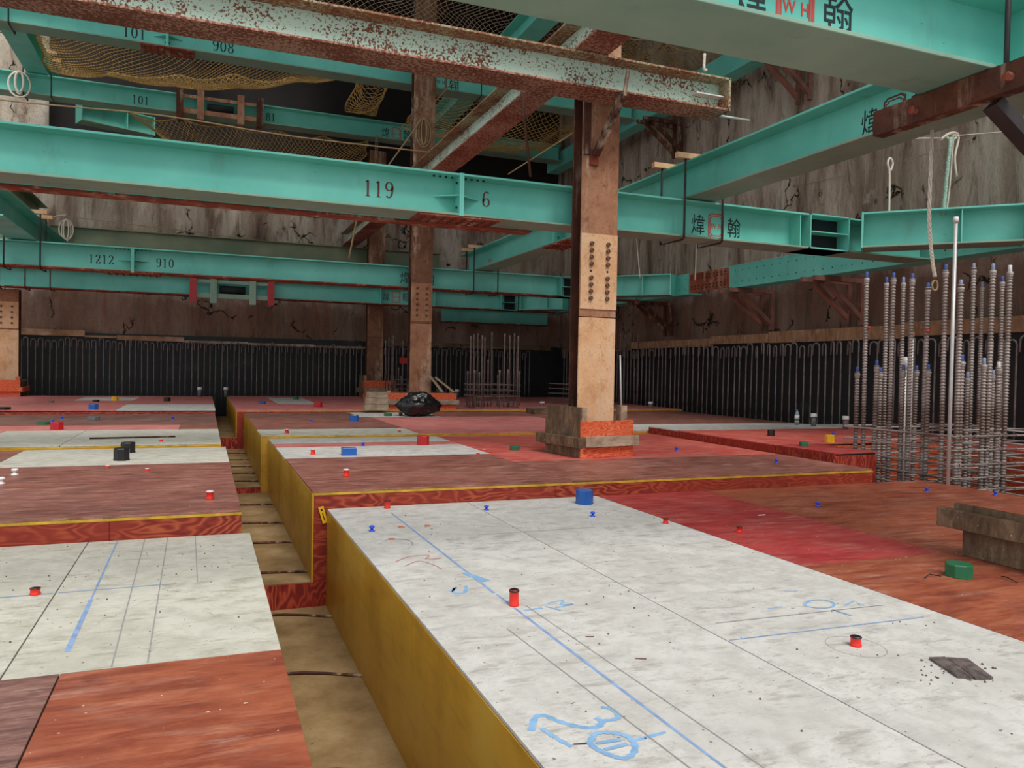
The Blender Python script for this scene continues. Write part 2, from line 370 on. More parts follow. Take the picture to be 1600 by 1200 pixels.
solo('backdrop_sheet', MB().box(-3.3, XW-.3, YW-.30, YW-.26, 5.75, 9.88), 'backdrop', 'added dark sheeting covering the top of the back wall', None)  # added sheet, keeps the wall behind the nets black
# membrane strips at the foot of the walls
solo('trim_1', MB().box(-12, XW-.17, YW-.19, YW-.17, -1.3, 1.63), 'membrane', 'black waterproofing sheet along the foot of the back wall', None)
solo('trim_2', MB().box(XW-.20, XW-.18, 2.5, YW-.2, -1.3, 1.60), 'membrane', 'black waterproofing sheet along the foot of the right wall', None)

# ------------------------------------------------------------------ formwork blocks and trench
def block(label, x0, x1, y0, y1, zt, left=False, joints=(), front='riser', zb=-1.3, edge=True, sm='yellow'):
    t = thing('formwork_block', label, 'formwork', ((x0+x1)/2, y0, zb))
    ox, oy, oz = t.location
    def L(mb): mb.v = [(a-ox, b-oy, c-oz) for a, b, c in mb.v]; return mb
    e = .014
    part('core', L(MB().box(x0+e, x1-e, y0+e, y1-.004, zb, zt-.0125)), 'deckdark', t)
    if left:
        ys = [y0+.001]+list(joints)+[y1-.004]
        for a, b in zip(ys, ys[1:]):
            part('side_panel', L(MB().bbox(x0, x0+.0135, a+.0015, b-.0015, zb+.05, zt-.014, .001)), sm, t, sm.replace('_', ' ')+' plywood side panel')
    if front:
        xs = [x0+.014]; 
        while xs[-1]+1.83 < x1-.6: xs.append(xs[-1]+1.83)
        xs.append(x1-.002)
        for a, b in zip(xs, xs[1:]):
            part('riser_board', L(MB().bbox(a+.001, b-.001, y0, y0+.0135, zb+.05, zt-.03, .001)), front, t, 'red-brown plywood riser board')
        if edge: part('edge_strip', L(MB().box(x0+.014, x1-.002, y0-.002, y0+.0135, zt-.029, zt-.013)), 'yellow_edge', t, 'yellow board edge')
    return t
block('near right formwork block with yellow side facing the trench', .80, 6.42, .1, 5.455, 0, True, (1.55, 2.33, 3.04), None)
block('second formwork block on the right, red riser behind the white boards', .70, 5.79, 5.46, 9.415, .124, True, (7.55,))
block('low third formwork block on the right beyond the yellow edge', .62, 9.28, 9.42, 13.75, .165, True, (11.2,), 'yellow')
block('farthest formwork block on the right below the back wall', .50, 9.28, 13.755, 19.7, .21, True, (15.6, 17.6))
block('near left formwork block under the camera', -5, .27, -1, 4.95, -.03, False, (), None)
block('second formwork block on the left with knotty red riser', -6, .22, 4.955, 8.76, .11)
block('third formwork block on the left behind the yellow line', -7, .175, 8.765, 13.75, .15, front='yellow')
block('farthest formwork block on the left below the back wall', -7.5, .18, 13.755, 19.3, .215, edge=False)
block('raised formwork platform behind the starter bars by the right wall', 5.80, 9.28, 6.8, 9.41, .22, True, (), 'orange_board', edge=False, sm='riser_v')
block('narrow formwork block between the second block and the column cage', 5.80, 6.36, 5.95, 6.795, .22, True, (), 'riser_v', edge=False, sm='riser_v')
block('formwork block beyond the column cage next to the right wall', 8.30, 9.28, 2.6, 6.795, .2, True, (), 'riser', sm='orange_board')
solo('trench_floor_board', MB().box(.1, .84, .1, 5.44, -.70, -.67), 'trench', 'dusty tan plywood floor of the nearest trench stretch', 'board')
solo('trench_floor_board', MB().box(.1, .76, 5.47, 9.40, -.53, -.50), 'trench', 'dusty tan plywood trench floor between the second blocks', 'board')
solo('trench_floor_board', MB().box(.1, .66, 9.43, 13.7, -.46, -.43), 'trench', 'dusty tan plywood trench floor beside the third block', 'board')
solo('trench_floor_board', MB().box(.1, .55, 13.76, 19.3, -.28, -.25), 'trench', 'farthest dusty tan trench floor running to the back wall', 'board')
for k, (x0, x1, y, za, zb_, w) in enumerate(((.0, .80, 5.445, -1.3, -.505, 'first'), (.0, .62, 9.405, -1.2, -.432, 'second'), (.0, .56, 13.71, -1.2, -.252, 'last'))):
    solo('step_riser', MB().box(x0, x1, y, y+.02, za, zb_), 'riser_v', 'dark red riser board closing the %s step across the trench' % w, 'riser')
for k, y in enumerate((3.2, 4.26, 5.3)):
    r = MB(); r.tube([(.22+.1*j, y-.02*j*(1 if k else 1.2)+.06*math.sin(j*.6), -.661+.002*math.sin(j)) for j in range(7)], .008)
    solo('tie_rod', r, 'rust_dark', 'thin dark rod lying across the trench floor, %s from the camera' % ('nearest', 'second', 'third')[k], 'rod')
for k, (y, z) in enumerate(((5.8, -.5), (6.78, -.5), (7.64, -.5), (8.64, -.5), (9.9, -.43), (10.6, -.43), (11.3, -.43), (12.1, -.43), (13.0, -.43))):
    r = MB(); r.tube([(.18+.1*j*(.5 if z > -.45 else .55)*1.6, y-.015*j, z+.010) for j in range(7)], .009)
    solo('tie_rod', r, 'rust_dark', 'thin dark rod across the stepped trench floor further back', 'rod', 'rods across the farther trench floor')

# ------------------------------------------------------------------ sheets on the decks
def sheet(x0, x1, y0, y1, z, mat, label, name='plywood_sheet', poly=None):
    g = .0028; mb = MB()
    if poly: mb.prism(poly, z-.012, z)
    else: mb.bbox(x0+g, x1-g, y0+g, y1-g, z-.012, z, .0008)
    return solo(name, mb, mat, label, 'board')
WB = 'white_board'
s1 = sheet(.80, 1.82, .1, 3.20, 0, 'white', 'nearest white board above the yellow trench side, with big blue chalk figures', WB)
s2 = sheet(.80, 1.82, 3.20, 5.455, 0, 'white', 'white board at the corner by the yellow tag, below the red riser', WB)
s3 = sheet(1.82, 2.90, .1, 3.26, 0, 'white', 'white board carrying the two flat rusty plates', WB)
s4 = sheet(1.82, 2.90, 3.26, 5.455, 0, 'white', 'white board under the large blue octagonal box', WB)
sheet(2.90, 3.90, 3.18, 5.455, 0, 'ply_red', 'crimson plywood sheet right of the large blue box')
sheet(3.90, 6.42, 3.98, 5.455, 0, 'ply_orange', 'brown plywood sheet in front of the tall starter bars')
sheet(3.90, 6.42, 3.06, 3.98, 0, 'ply_orange', 'brown plywood sheet stretching behind the dark timber column base')
sheet(2.90, 3.90, .1, 3.18, 0, 'ply_orange', 'orange-brown plywood sheet under the green octagonal box')
sheet(3.90, 6.42, .1, 3.06, 0, 'ply_orange', 'brown plywood sheet beneath the dark timber column base')
s5 = sheet(-.60, .27, 2.89, 4.95, -.03, 'white_warm', 'off-white board at left edge of the trench with a thick blue chalk stroke', WB)
s6 = sheet(-1.9, -.60, 2.89, 4.95, -.03, 'white_warm', 'off-white board at the far left holding the low red cap', WB)
sheet(-3.4, -1.9, 2.89, 4.95, -.03, 'white_warm', 'off-white board beyond the left picture edge', WB)
sheet(-.43, .27, -1, 2.89, -.03, 'ply_orange', 'worn orange-brown plywood sheet in the bottom left foreground')
sheet(-2.2, -.43, -1, 2.89, -.03, 'ply_dark', 'dark swirled plywood sheet in the bottom left corner')
sheet(-3.4, .22, 4.955, 7.39, .11, 'ply_brown', 'wide brown plywood sheet above the knotty left riser')
sheet(-1.62, .22, 7.39, 8.76, .11, 'white_warm', 'white board under the two black boxes on the left', WB)
sheet(-3.4, -1.62, 7.39, 8.76, .11, 'ply_brown', 'brown plywood left of the white board with black boxes')
sheet(-1.32, .175, 8.765, 10.62, .15, 'white_warm', 'grey-white board with a thin bar lying on it, left side', WB)
sheet(-2.15, -1.32, 8.765, 10.62, .15, 'white_warm', 'grey-white board left of the one with the thin bar', WB)
sheet(-4.6, -2.15, 8.765, 10.62, .15, 'ply_pink', 'pinkish plywood at the far left of the third block')
sheet(-4.6, -.29, 10.62, 11.4, .15, 'ply_pink', 'narrow pink-red plywood strip behind the grey-white boards on the left')
sheet(-.29, .175, 10.62, 11.4, .15, 'ply_brown', 'short brown plywood piece at the trench end of the pink strip')
sheet(-4.6, .175, 11.4, 13.75, .15, 'ply_dark', 'dark brown plywood on the third left block below its red riser')
sheet(-1.3, .18, 13.755, 15.6, .215, 'white', 'white board at the trench edge on the farthest left block', WB)
sheet(-5.2, -1.3, 13.755, 17.0, .215, 'ply_pink', 'pale pink plywood with the small blue box, farthest left block')
sheet(-1.3, .18, 15.6, 19.3, .215, 'ply_pink', 'pale pink plywood between the white board and the back wall')
sheet(-2.35, -1.3, 17.0, 18.6, .215, 'white', 'small white board beside the yellow box near the back wall', WB)
sheet(-5.2, -2.35, 17.0, 18.6, .215, 'ply_pink', 'pale pink plywood in front of the left rusty column base')
sheet(-5.2, -1.3, 18.6, 19.3, .215, 'ply_pink', 'pale pink plywood strip right at the foot of the back wall, left')
# right second block
sheet(.70, 2.70, 5.462, 7.42, .124, 'ply_brown', 'brown plywood sheet behind the trench corner with one red cap')
sheet(2.70, 5.79, 5.462, 6.75, .124, 'ply_brown', 'long brown plywood sheet in front of the central column base')
sheet(.70, 2.72, 7.42, 8.42, .124, 'white', 'white board under the flat blue box', WB)
sheet(.70, 2.72, 8.42, 8.82, .124, 'ply_pink', 'narrow pink plywood strip between two white boards')
sheet(.70, 2.72, 8.82, 9.415, .124, 'white', 'narrow white board just before the yellow edge line', WB)
sheet(2.70, 5.79, 6.75, 7.42, .124, 'ply_red_lit', 'red plywood sheet the central column base stands on')
sheet(2.72, 5.79, 7.42, 9.415, .124, 'ply_red_lit', 'red plywood sheet behind the central column base')
# right third block
sheet(.62, 2.50, 9.422, 10.25, .165, 'white_warm', 'grey-white board at the front edge of the third block', WB)
sheet(2.50, 5.35, 9.422, 12.5, .165, 'ply_pink', 'pinkish brown plywood in front of the black rubbish bag')
sheet(.62, 2.50, 10.25, 12.5, .165, 'ply_brown', 'brown plywood with the blue box beyond the grey-white board')
sheet(.62, 2.35, 12.5, 13.75, .165, 'ply_dark', 'dark brown plywood strip along the trench before the far block')
sheet(2.35, 3.70, 12.5, 13.75, .165, 'white', 'white board holding the green box beside the rubbish bag', WB)
sheet(3.70, 9.28, 12.5, 13.75, .165, 'ply_brown', 'brown plywood in front of the distant starter bar cage')
sheet(5.35, 9.28, 9.422, 10.45, .165, 'white', 'long white board running to the right wall', WB)
sheet(5.35, 9.28, 10.45, 12.5, .165, 'ply_brown', 'brown plywood between the central column and right wall bars')
sheet(5.80, 9.28, 6.8, 8.7, .22, 'ply_red_lit', 'bright red plywood top of the raised platform')
sheet(5.80, 9.28, 8.7, 9.41, .22, 'white', 'narrow white board at the back of the raised platform', WB)
sheet(5.80, 6.36, 5.95, 6.795, .22, 'ply_red', 'short red plywood piece left of the tall starter bars')
sheet(8.30, 9.28, 2.6, 6.795, .2, 'ply_red_lit', 'red plywood beyond the tall starter bars by the right wall')
# right fourth block
sheet(.50, 1.35, 13.757, 19.7, .21, 'ply_pink', 'pale pink plywood at the trench edge of the far right block')
sheet(1.35, 2.12, 15.8, 18.8, .21, 'white', 'white board with the small green box near the back wall', WB)
sheet(1.35, 2.12, 13.757, 15.8, .21, 'ply_pink', 'pale pink plywood in front of the far white board')
sheet(1.35, 2.12, 18.8, 19.7, .21, 'ply_pink', 'pale pink plywood between the far white board and back wall')
sheet(2.12, 9.28, 13.757, 19.7, .21, 'ply_pink', 'pale pink plywood under the middle column and distant cages')

# marks on the white boards (thin children of the board they are on)
SN = [0]
def stroke(par, pts, w, mat, name='chalk_mark', z=None):
    mb = MB(); pts = [Vector((p[0], p[1], 0)) for p in pts]; o = par.location; SN[0] += 1; top = o.z+.0112+.00022*(SN[0] % 7)
    L = []; R_ = []
    for i, p in enumerate(pts):
        d = (pts[min(i+1, len(pts)-1)]-pts[max(i-1, 0)]).normalized(); n = Vector((-d.y, d.x, 0))
        ww = w*(1+.25*math.sin(i*2.1)); L.append(p+n*ww/2); R_.append(p-n*ww/2)
    vs = [(q_.x-o.x, q_.y-o.y, top+.0012-o.z) for q_ in L+R_]; k = len(pts)
    mb.add(vs, [(i, i+1, k+i+1, k+i) for i in range(k-1)])
    me = mesh(name, mb, mat); ob = bpy.data.objects.new(name, me); COL.link(ob); ob.parent = par; return ob
def pxs(pts, z): return [tuple(atz(x, y, z))[:2] for x, y in pts]
def smooth(pts, n=5):
    out = []
    for i in range(len(pts)-1):
        p0 = pts[max(i-1, 0)]; p1 = pts[i]; p2 = pts[i+1]; p3 = pts[min(i+2, len(pts)-1)]
        for k in range(n):
            t = k/n; out.append(tuple(.5*(2*b+(c-a)*t+(2*a-5*b+4*c-d)*t*t+(3*b-3*c+d-a)*t**3) for a, b, c, d in zip(p0, p1, p2, p3)))
    out.append(pts[-1]); return out
stroke(s1, [(1.21, 3.19), (1.22, 2.4), (1.235, 1.5), (1.25, .4)], .011, 'chalkline', 'chalk_line')
stroke(s2, [(1.19, 5.2), (1.205, 3.21)], .012, 'chalkline', 'chalk_line')
stroke(s1, [(1.27, 3.0), (1.33, 1.5), (1.36, .4)], .004, 'pencil', 'pencil_line')
stroke(s1, [(1.09, 2.75), (1.15, 1.6), (1.19, .4)], .004, 'pencil', 'pencil_line')
stroke(s3, [(1.83, 2.37), (2.78, 2.34)], .007, 'chalkline', 'chalk_line')
stroke(s3, [(1.9, 2.55), (2.75, 2.52)], .005, 'pencil', 'pencil_line')
stroke(s4, pxs([(745, 836), (930, 824)], 0), .012, 'pencil', 'pencil_line')
stroke(s5, [(-.45, 4.94), (-.445, 4.0), (-.443, 3.75)], .008, 'chalkline', 'chalk_line')
stroke(s5, [(-.443, 3.75), (-.440, 3.1)], .016, 'chalkline', z=.0002-.03)
stroke(s5, [(-.59, 3.90), (-.11, 3.905)], .009, 'chalkline', 'chalk_line')
stroke(s6, [(-1.3, 3.88), (-.61, 3.9)], .009, 'chalkline', 'chalk_line')
for a, b in (((-.31, 4.94), (-.28, 2.9)), ((-.19, 4.94), (-.17, 2.9)), ((-.04, 4.94), (-.02, 3.9))):
    stroke(s5, [a, b], .004, 'pencil', 'pencil_line')
# chalk handwriting near the camera: a bent arrow stroke, a 3 and a slashed circle
stroke(s1, smooth(pxs([(830, 1142), (836, 1122), (850, 1118), (872, 1127), (905, 1136), (930, 1137), (940, 1130), (938, 1124)], 0)), .020, 'chalk')
stroke(s1, smooth(pxs([(939, 1105), (955, 1108), (966, 1118), (962, 1124), (942, 1126), (930, 1122)], 0)), .017, 'chalk')
stroke(s1, smooth(pxs([(846, 1138), (868, 1153), (894, 1167)], 0)), .015, 'chalk')
stroke(s1, smooth(pxs([(925, 1155), (930, 1147), (950, 1145), (975, 1149), (990, 1160), (991, 1175), (978, 1185), (958, 1182), (935, 1172), (922, 1162), (925, 1155)], 0)), .018, 'chalk')
stroke(s1, pxs([(932, 1162), (970, 1156)], 0), .014, 'chalk'); stroke(s1, pxs([(945, 1172), (980, 1163)], 0), .014, 'chalk')
stroke(s1, pxs([(992, 1157), (1018, 1150), (1040, 1144)], 0), .014, 'chalk')
stroke(s1, pxs([(819, 954), (848, 950)], 0), .017, 'chalk'); stroke(s2, smooth(pxs([(855, 943), (880, 938), (876, 945), (895, 944), (868, 950)], 0), 3), .011, 'chalk')
stroke(s1, smooth(pxs([(852, 948), (862, 950), (876, 954)], 0)), .012, 'chalk')
stroke(s3, smooth(pxs([(1262, 940), (1258, 946), (1275, 950), (1298, 949), (1303, 943), (1290, 938), (1272, 938), (1262, 940)], 0)), .012, 'chalk')
stroke(s3, pxs([(1320, 946), (1335, 939), (1345, 946), (1350, 945)], 0), .010, 'chalk'); stroke(s3, pxs([(1300, 953), (1330, 962)], 0), .010, 'chalk')
stroke(s4, pxs([(1225, 924), (1247, 924)], 0), .010, 'chalk'); stroke(s3, pxs([(1200, 951), (1222, 948)], 0), .008, 'chalk')
stroke(s2, smooth(pxs([(704, 925), (712, 918), (708, 926), (726, 926), (728, 915)], 0), 3), .016, 'chalk')
stroke(s2, pxs([(725, 895), (760, 908)], 0), .035, 'chalk')
stroke(s2, smooth(pxs([(618, 878), (640, 870), (670, 868), (665, 874), (690, 872)], 0)), .006, 'redchalk')
stroke(s2, smooth(pxs([(632, 885), (655, 877), (680, 884), (690, 890)], 0)), .005, 'redchalk')
stroke(s2, smooth(pxs([(600, 846), (612, 842), (640, 845), (645, 852)], 0)), .005, 'pencil', 'pencil_line')
c0 = atz(1337, 1010, 0)
stroke(s3, [(c0.x+.10*math.cos(a*.35), c0.y+.11*math.sin(a*.35)) for a in range(19)], .003, 'pencil', 'pencil_circle')
for a, b in (((896, 1163), (917, 1162)), ((915, 995), (928, 995)), ((992, 1029), (1010, 1030))):
    stroke(s1, pxs([a, b], 0), .008, 'inkbrown', 'crayon_dash')

# ------------------------------------------------------------------ steel struts
def hbeam(label, x, y, z, ang, L, mat='teal', H=.41, B=.40, matf=None, cat='steel beam', name='steel_strut', under=None, tf=.021, group=None):
    t = thing(name, label, cat, (x, y, z), ang, group)
    part('web', MB().box(0, L, -.008, .008, tf, H-tf), mat, t)
    part('bottom_flange', MB().bbox(0, L, -B/2, B/2, 0, tf, .003), under or matf or mat, t)
    part('top_flange', MB().bbox(0, L, -B/2, B/2, H-tf, H, .003), matf or mat, t)
    return t
def stiff(t, xs, H=.41, B=.40, mat='teal', th=.012, side=(-1, 1)):
    for x in xs:
        mb = MB()
        for s in side: mb.box(x-th/2, x+th/2, min(s*.009, s*(B/2-.01)), max(s*.009, s*(B/2-.01)), .022, H-.022)
        part('stiffener', mb, mat, t)
_bm = {}
def bolt(parent, r, h, loc, axis='z', mat='rust_dark', name='bolt'):
    k = (r, h, axis, mat)
    if k not in _bm:
        e = {'z': (0, 0, h), 'y': (0, -h, 0), 'x': (h, 0, 0)}[axis]
        me = mesh(name, MB().tube([(0, 0, 0), e], r, 6, False), mat); fixn(me); _bm[k] = me
    o = bpy.data.objects.new(name, _bm[k]); COL.link(o); o.parent = parent; o.location = loc; return o
def joint(t, x, H=.41, B=.40, side=-1, red=True, spikes=True, lenb=.42, mat='teal'):
    part('end_plate', MB().box(x-.022, x-.001, -B/2-.004, B/2+.004, -.004, H+.004), mat, t)
    part('end_plate', MB().box(x+.001, x+.022, -B/2-.004, B/2+.004, -.004, H+.004), mat, t)
    if spikes:
        mb = MB()
        for s in (-1, 1): 
            for z in (H/2-.006,):
                mb.loft([[(x+s*.02, side*.009, z), (x+s*.24, side*.009, z), (x+s*.02, side*.17, z)], [(x+s*.02, side*.009, z+.012), (x+s*.24, side*.009, z+.012), (x+s*.02, side*.17, z+.012)]])
        part('gusset', mb, mat, t)
    if red:
        sp = part('splice_plate', MB().bbox(x-lenb, x+lenb, -B/2+.01, B/2-.01, -.020, -.0005, .002), 'rust_red', t, 'red-brown bolted splice plate')
        for i in range(8):
            for yy in (-.13, -.05, .05, .13): bolt(sp, .014, .014, (x-lenb+.06+i*(2*lenb-.12)/7, yy, -.034))
    for s in (-1, 1):
        for i in range(4): bolt(t, .012, .014, (x+s*(.07+i*.062), side*.10, H-.021-.014), 'z', 'hole'); bolt(t, .012, .012, (x+s*(.07+i*.062), side*.10, .021), 'z', 'hole')
        for z in (.09, .33): bolt(t, .013, .014, (x+(.022 if s > 0 else -.036), side*.12, z), 'x', 'hole')
def stamp(t, x, z, y, size, back=False, mk='inkred', ck='ink'):
    # maker's stamp: two characters either side of a notched double frame with two small letters
    s = -1 if back else 1
    letter(t, '煒', size, x, z, y, ck, .8, .0, back)
    letter(t, '翰', size, x+s*size*2.05, z, y, ck, .8, .0, back)
    f = MB(); cx = x+s*size*1.42; zc = z+size*.38; d = .001 if not back else -.001
    for k, w in ((1, .012), (.82, .008)):
        a, b, n = size*.42*k, size*.56*k, size*.10
        P = [(-a+n, b), (a-n, b), (a-n, b-n*.7), (a, b-n*.7), (a, -b+n*.7), (a-n, -b+n*.7), (a-n, -b), (-a+n, -b), (-a+n, -b+n*.7), (-a, -b+n*.7), (-a, b-n*.7), (-a+n, b-n*.7)]
        for (p0, p1) in zip(P, P[1:]+P[:1]):
            f.bar((cx+p0[0], y-d, zc+p0[1]), (cx+p1[0], y-d, zc+p1[1]), w*size/.2, .0016) if abs(p0[1]-p1[1]) > 1e-6 else f.box(min(cx+p0[0], cx+p1[0]), max(cx+p0[0], cx+p1[0]), y-.0012, y+.0012, zc+p0[1]-w/2*size/.2, zc+p0[1]+w/2*size/.2)
    part('stamp_frame', f, mk, t, 'red notched frame')
    letter(t, 'W H', size*.36, cx-s*size*.30, z+size*.25, y, mk, .8, .001, back)
def cover_box(t, x0, x1, H=.41, B=.40, mat='teal', y0=-.22):
    # bolted end box with an open, shelved face towards the camera
    mb = MB(); w = .014
    mb.box(x0, x0+w, y0, .2, 0, H).box(x1-w, x1, y0, .2, 0, H).box(x0, x1, y0, .2, H-w, H).box(x0, x1, y0, .2, 0, w)
    eb = part('end_box', mb, mat, t, 'open box end of the strut')
    part('shelf_plate', MB().box(x0+w, x1-w, y0+.01, -.01, H/2-.006, H/2+.006), mat, t)
    part('box_opening', MB().box(x0+(x1-x0)*.35, x1-w, -.03, -.015, w, H-w), 'hole', t, 'dark hollow')
    for z in (.06, .13, .28, .35):
        for k in (.0, .04): bolt(eb, .009, .004, (x0+.05+k, -.009, z), 'y', 'hole', 'bolt_hole')

Z1 = 2.48; PI2 = math.pi/2
S0 = hbeam('big mint steel beam crossing the upper right corner of the view', -2.5, 2.85, Z1, 0, 9.6, under='teal_old')
stamp(S0, 4.63, .085, -.0095, .24); stiff(S0, [6.35])
S1 = hbeam('mint steel strut marked 119 and 6 passing behind the central column', -7, 7.48, Z1, 0, 15.62, under='teal_old')
digits(S1, '119', 0.155, 7+1.40, .14, -.0095, 'inkbrown'); digits(S1, '6', 0.155, 7+2.60, .15, -.0095, 'inkbrown')
stamp(S1, 7+5.10, .10, -.0095, .24); joint(S1, 7+2.32); stiff(S1, [7+6.5])
cover_box(S1, 7+6.62, 7+7.22)
S1b = hbeam('rust-bottomed second beam right behind the strut marked 119', -7, 7.93, Z1+.0, 0, 10.3, B=.22, under='rust_red')
S2 = hbeam('mint steel strut marked 1212 and 910 before the middle column', -6, 14.62, Z1, 0, 14.6, under='rust_red')
digits(S2, '1212', 0.148, 6-1.80, .13, -.0095); digits(S2, '910', 0.148, 6-.78, .13, -.0095)
stamp(S2, 6+3.45, .12, -.0095, .24); joint(S2, 6-1.13); cover_box(S2, 6+6.75, 6+7.2)
S3 = hbeam('farthest mint steel strut of the lower tier marked 91', -6, 18.85, Z1, 0, 14.6, under='rust_red')
digits(S3, '91', 0.148, 6+.36, .13, -.0095); stamp(S3, 6+4.02, .12, -.0095, .24); cover_box(S3, 6+7.05, 6+7.5); stiff(S3, [6+3.95, 6+5.3])
ZU = 6.42
S4 = hbeam('high teal strut marked 101 and 908 in the upper tier', -6, 14.95, ZU, 0, 14.6, 'teal', under='teal_old')
digits(S4, '101', 0.192, 6-1.35, .12, -.0095); digits(S4, '908', 0.192, 6+.08, .12, -.0095); stamp(S4, 6+3.9, .10, -.0095, .27, mk='inkbrown'); joint(S4, 6-.65, red=True)
S5 = hbeam('high teal strut marked 101 and 81 behind the hanging net', -6, 18.7, ZU, 0, 14.6, 'teal', under='teal_old')
digits(S5, '101', 0.178, 6-1.5, .12, -.0095); digits(S5, '81', 0.178, 6+1.25, .12, -.0095); stamp(S5, 6+3.9, .10, -.0095, .26)
# beams running away from the camera (local +x = away)
LH = hbeam('long teal beam lying on the struts and running toward the right corner', 5.1, 1.2, 2.905, PI2, 14.2, under='teal_old')
stamp(LH, 5.04-1.2-.01, .09, .0095, .24, True, 'inkbrown'); letter(LH, 'W H', .10, 13.0, .12, .0095, 'inkred', .8, .001, True); joint(LH, 9.6, side=1)
LJ = hbeam('long dark teal beam on top of the upper tier, right of middle column', 5.3, 9, 6.85, PI2, 11.2)
LL2 = hbeam('pale teal beam running back at the upper left, seen from below', -3.24, 13.5, 6.85, PI2, 6.4)
LLo = hbeam('dark olive beam running back to the wall at the left', -3.44, 9, 4.01, PI2, 10.9, 'olive', .35, .36, cat='steel beam')
L3 = hbeam('dark teal beam resting on the left end of the 1212 strut', -2.72, 12.2, 2.905, PI2, 7.0)
# rusty walkway frame
RF = hbeam('rust-pitted mint channel beam bolted before the central column', -6, 6.79, 3.66, 0, 10.95, 'chipped', .33, .36, 'chipped_top', under='chipped_under', name='channel_beam')
part('end_plate', MB().box(10.93, 10.955, -.18, .02, 0, .33), 'chipped_top', RF); part('inner_plate', MB().box(10.6, 10.93, -.1, -.012, .16, .172), 'whitep', RF)
RI = hbeam('rusty beam running back from the central column toward the far wall', 3.37, 5.2, 3.995, PI2, 14.8, 'chipped', .34, .35, 'chipped_top', under='chipped_under')
RG = hbeam('olive green waler along the back wall above the 1212 strut', -9, 20.1, 3.60, 0, 14.8, 'olive', .40, .30, cat='waler', name='waler')
# walers on the walls
def waler(label, X, y0, y1, z, mat='teal', H=.40, holes=True):
    t = thing('waler', label, 'waler', (X, y0, z), PI2)
    part('web', MB().box(0, y1-y0, .0, .016, .021, H-.021), mat, t)
    part('bottom_flange', MB().bbox(0, y1-y0, -.3, .02, 0, .021, .003), mat, t); part('top_flange', MB().bbox(0, y1-y0, -.3, .02, H-.021, H, .003), mat, t)
    for i in range(min(int((y1-y0)/.19), 39) if holes else 0):
        for z_ in (.10, .30): bolt(t, .011, .003, (i*.19+.1, .0195, z_), 'y', 'hole', 'bolt_hole')
    return t
w1 = waler('teal waler with bolt holes along the right wall behind the starter bars', 8.70, 4.2, 11.7, 2.49)
w1b = waler('dark teal far stretch of the right wall waler in the back corner', 8.70, 12.75, 19.6, 2.49)
sp1p = part('splice_plate', MB().box(7.30, 8.5, .017, .03, .02, .38), 'rust_red', w1, 'rusty splice plate with bolts')
for i in range(10):
    for z_ in (.08, .13, .27, .32): bolt(sp1p, .016, .02, (7.38+i*.115, .05, z_), 'y')
waler('upper tier teal waler high on the right wall', 8.70, 7.0, 19.6, 6.35, holes=False)
tb = hbeam('teal waler low on the back wall near the dark corner', 5.9, 20.1, 2.2, 0, 3.1, under='rust_red', name='waler', cat='waler')
# splay braces
def splay(label, a, b, z, name='splay_brace'):
    d = Vector((b[0]-a[0], b[1]-a[1])); t = hbeam(label, a[0], a[1], z, math.atan2(d.y, d.x), d.length, under='teal_old', name=name, cat='brace')
    part('end_plate', MB().box(-.012, .01, -.21, .21, -.005, .415), 'teal', t); part('end_plate', MB().box(d.length-.01, d.length+.012, -.21, .21, -.005, .415), 'teal', t)
    stiff(t, [d.length*.62]); return t
sp1 = splay('mint splay brace from the strut end to the right wall waler, nearest', (7.28, 7.12), (8.42, 5.95), Z1+.005)
sp2 = splay('short mint splay brace right of the central column, farther back', (7.55, 14.2), (8.56, 13.1), Z1+.005)
splay('small mint splay brace left of the central column shadow side, farthest', (7.6, 18.5), (8.4, 17.7), Z1+.005)
splay('pale green splay brace high at the left under the 101 strut', (-2.6, 19.4), (-1.2, 20.0), 6.2)

# wall brackets under the walers
def bracket(label, y, z, mat='bracket', X0=8.5):
    t = thing('wall_bracket', label, 'bracket', (XW-.12, y, z), 0, None)
    for k, yy in enumerate((-.13, .13)):
        part('arm', MB().box(X0-XW+.12, 0, yy-.03, yy+.03, -.075, -.005), mat, t)
        part('strut', MB().bar((X0-XW+.35, yy, -.08), (-.03, yy, -.62), .07), mat, t)
        part('wall_post', MB().box(-.07, 0, yy-.03, yy+.03, -.72, -.075), mat, t)
    return t
bracket('rusty triangular bracket under the right waler just left of the starter bars', 9.35, 2.485)
bracket('rusty triangular bracket under the right waler splice plate', 11.4, 2.485)
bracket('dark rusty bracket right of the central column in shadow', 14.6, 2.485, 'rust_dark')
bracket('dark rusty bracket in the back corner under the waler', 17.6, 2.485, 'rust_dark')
bracket('high rusty bracket on the right wall left of the big beam', 10.6, 6.34)
bracket('high dark bracket on the right wall above the column shoulder', 14.4, 6.34, 'rust_dark')

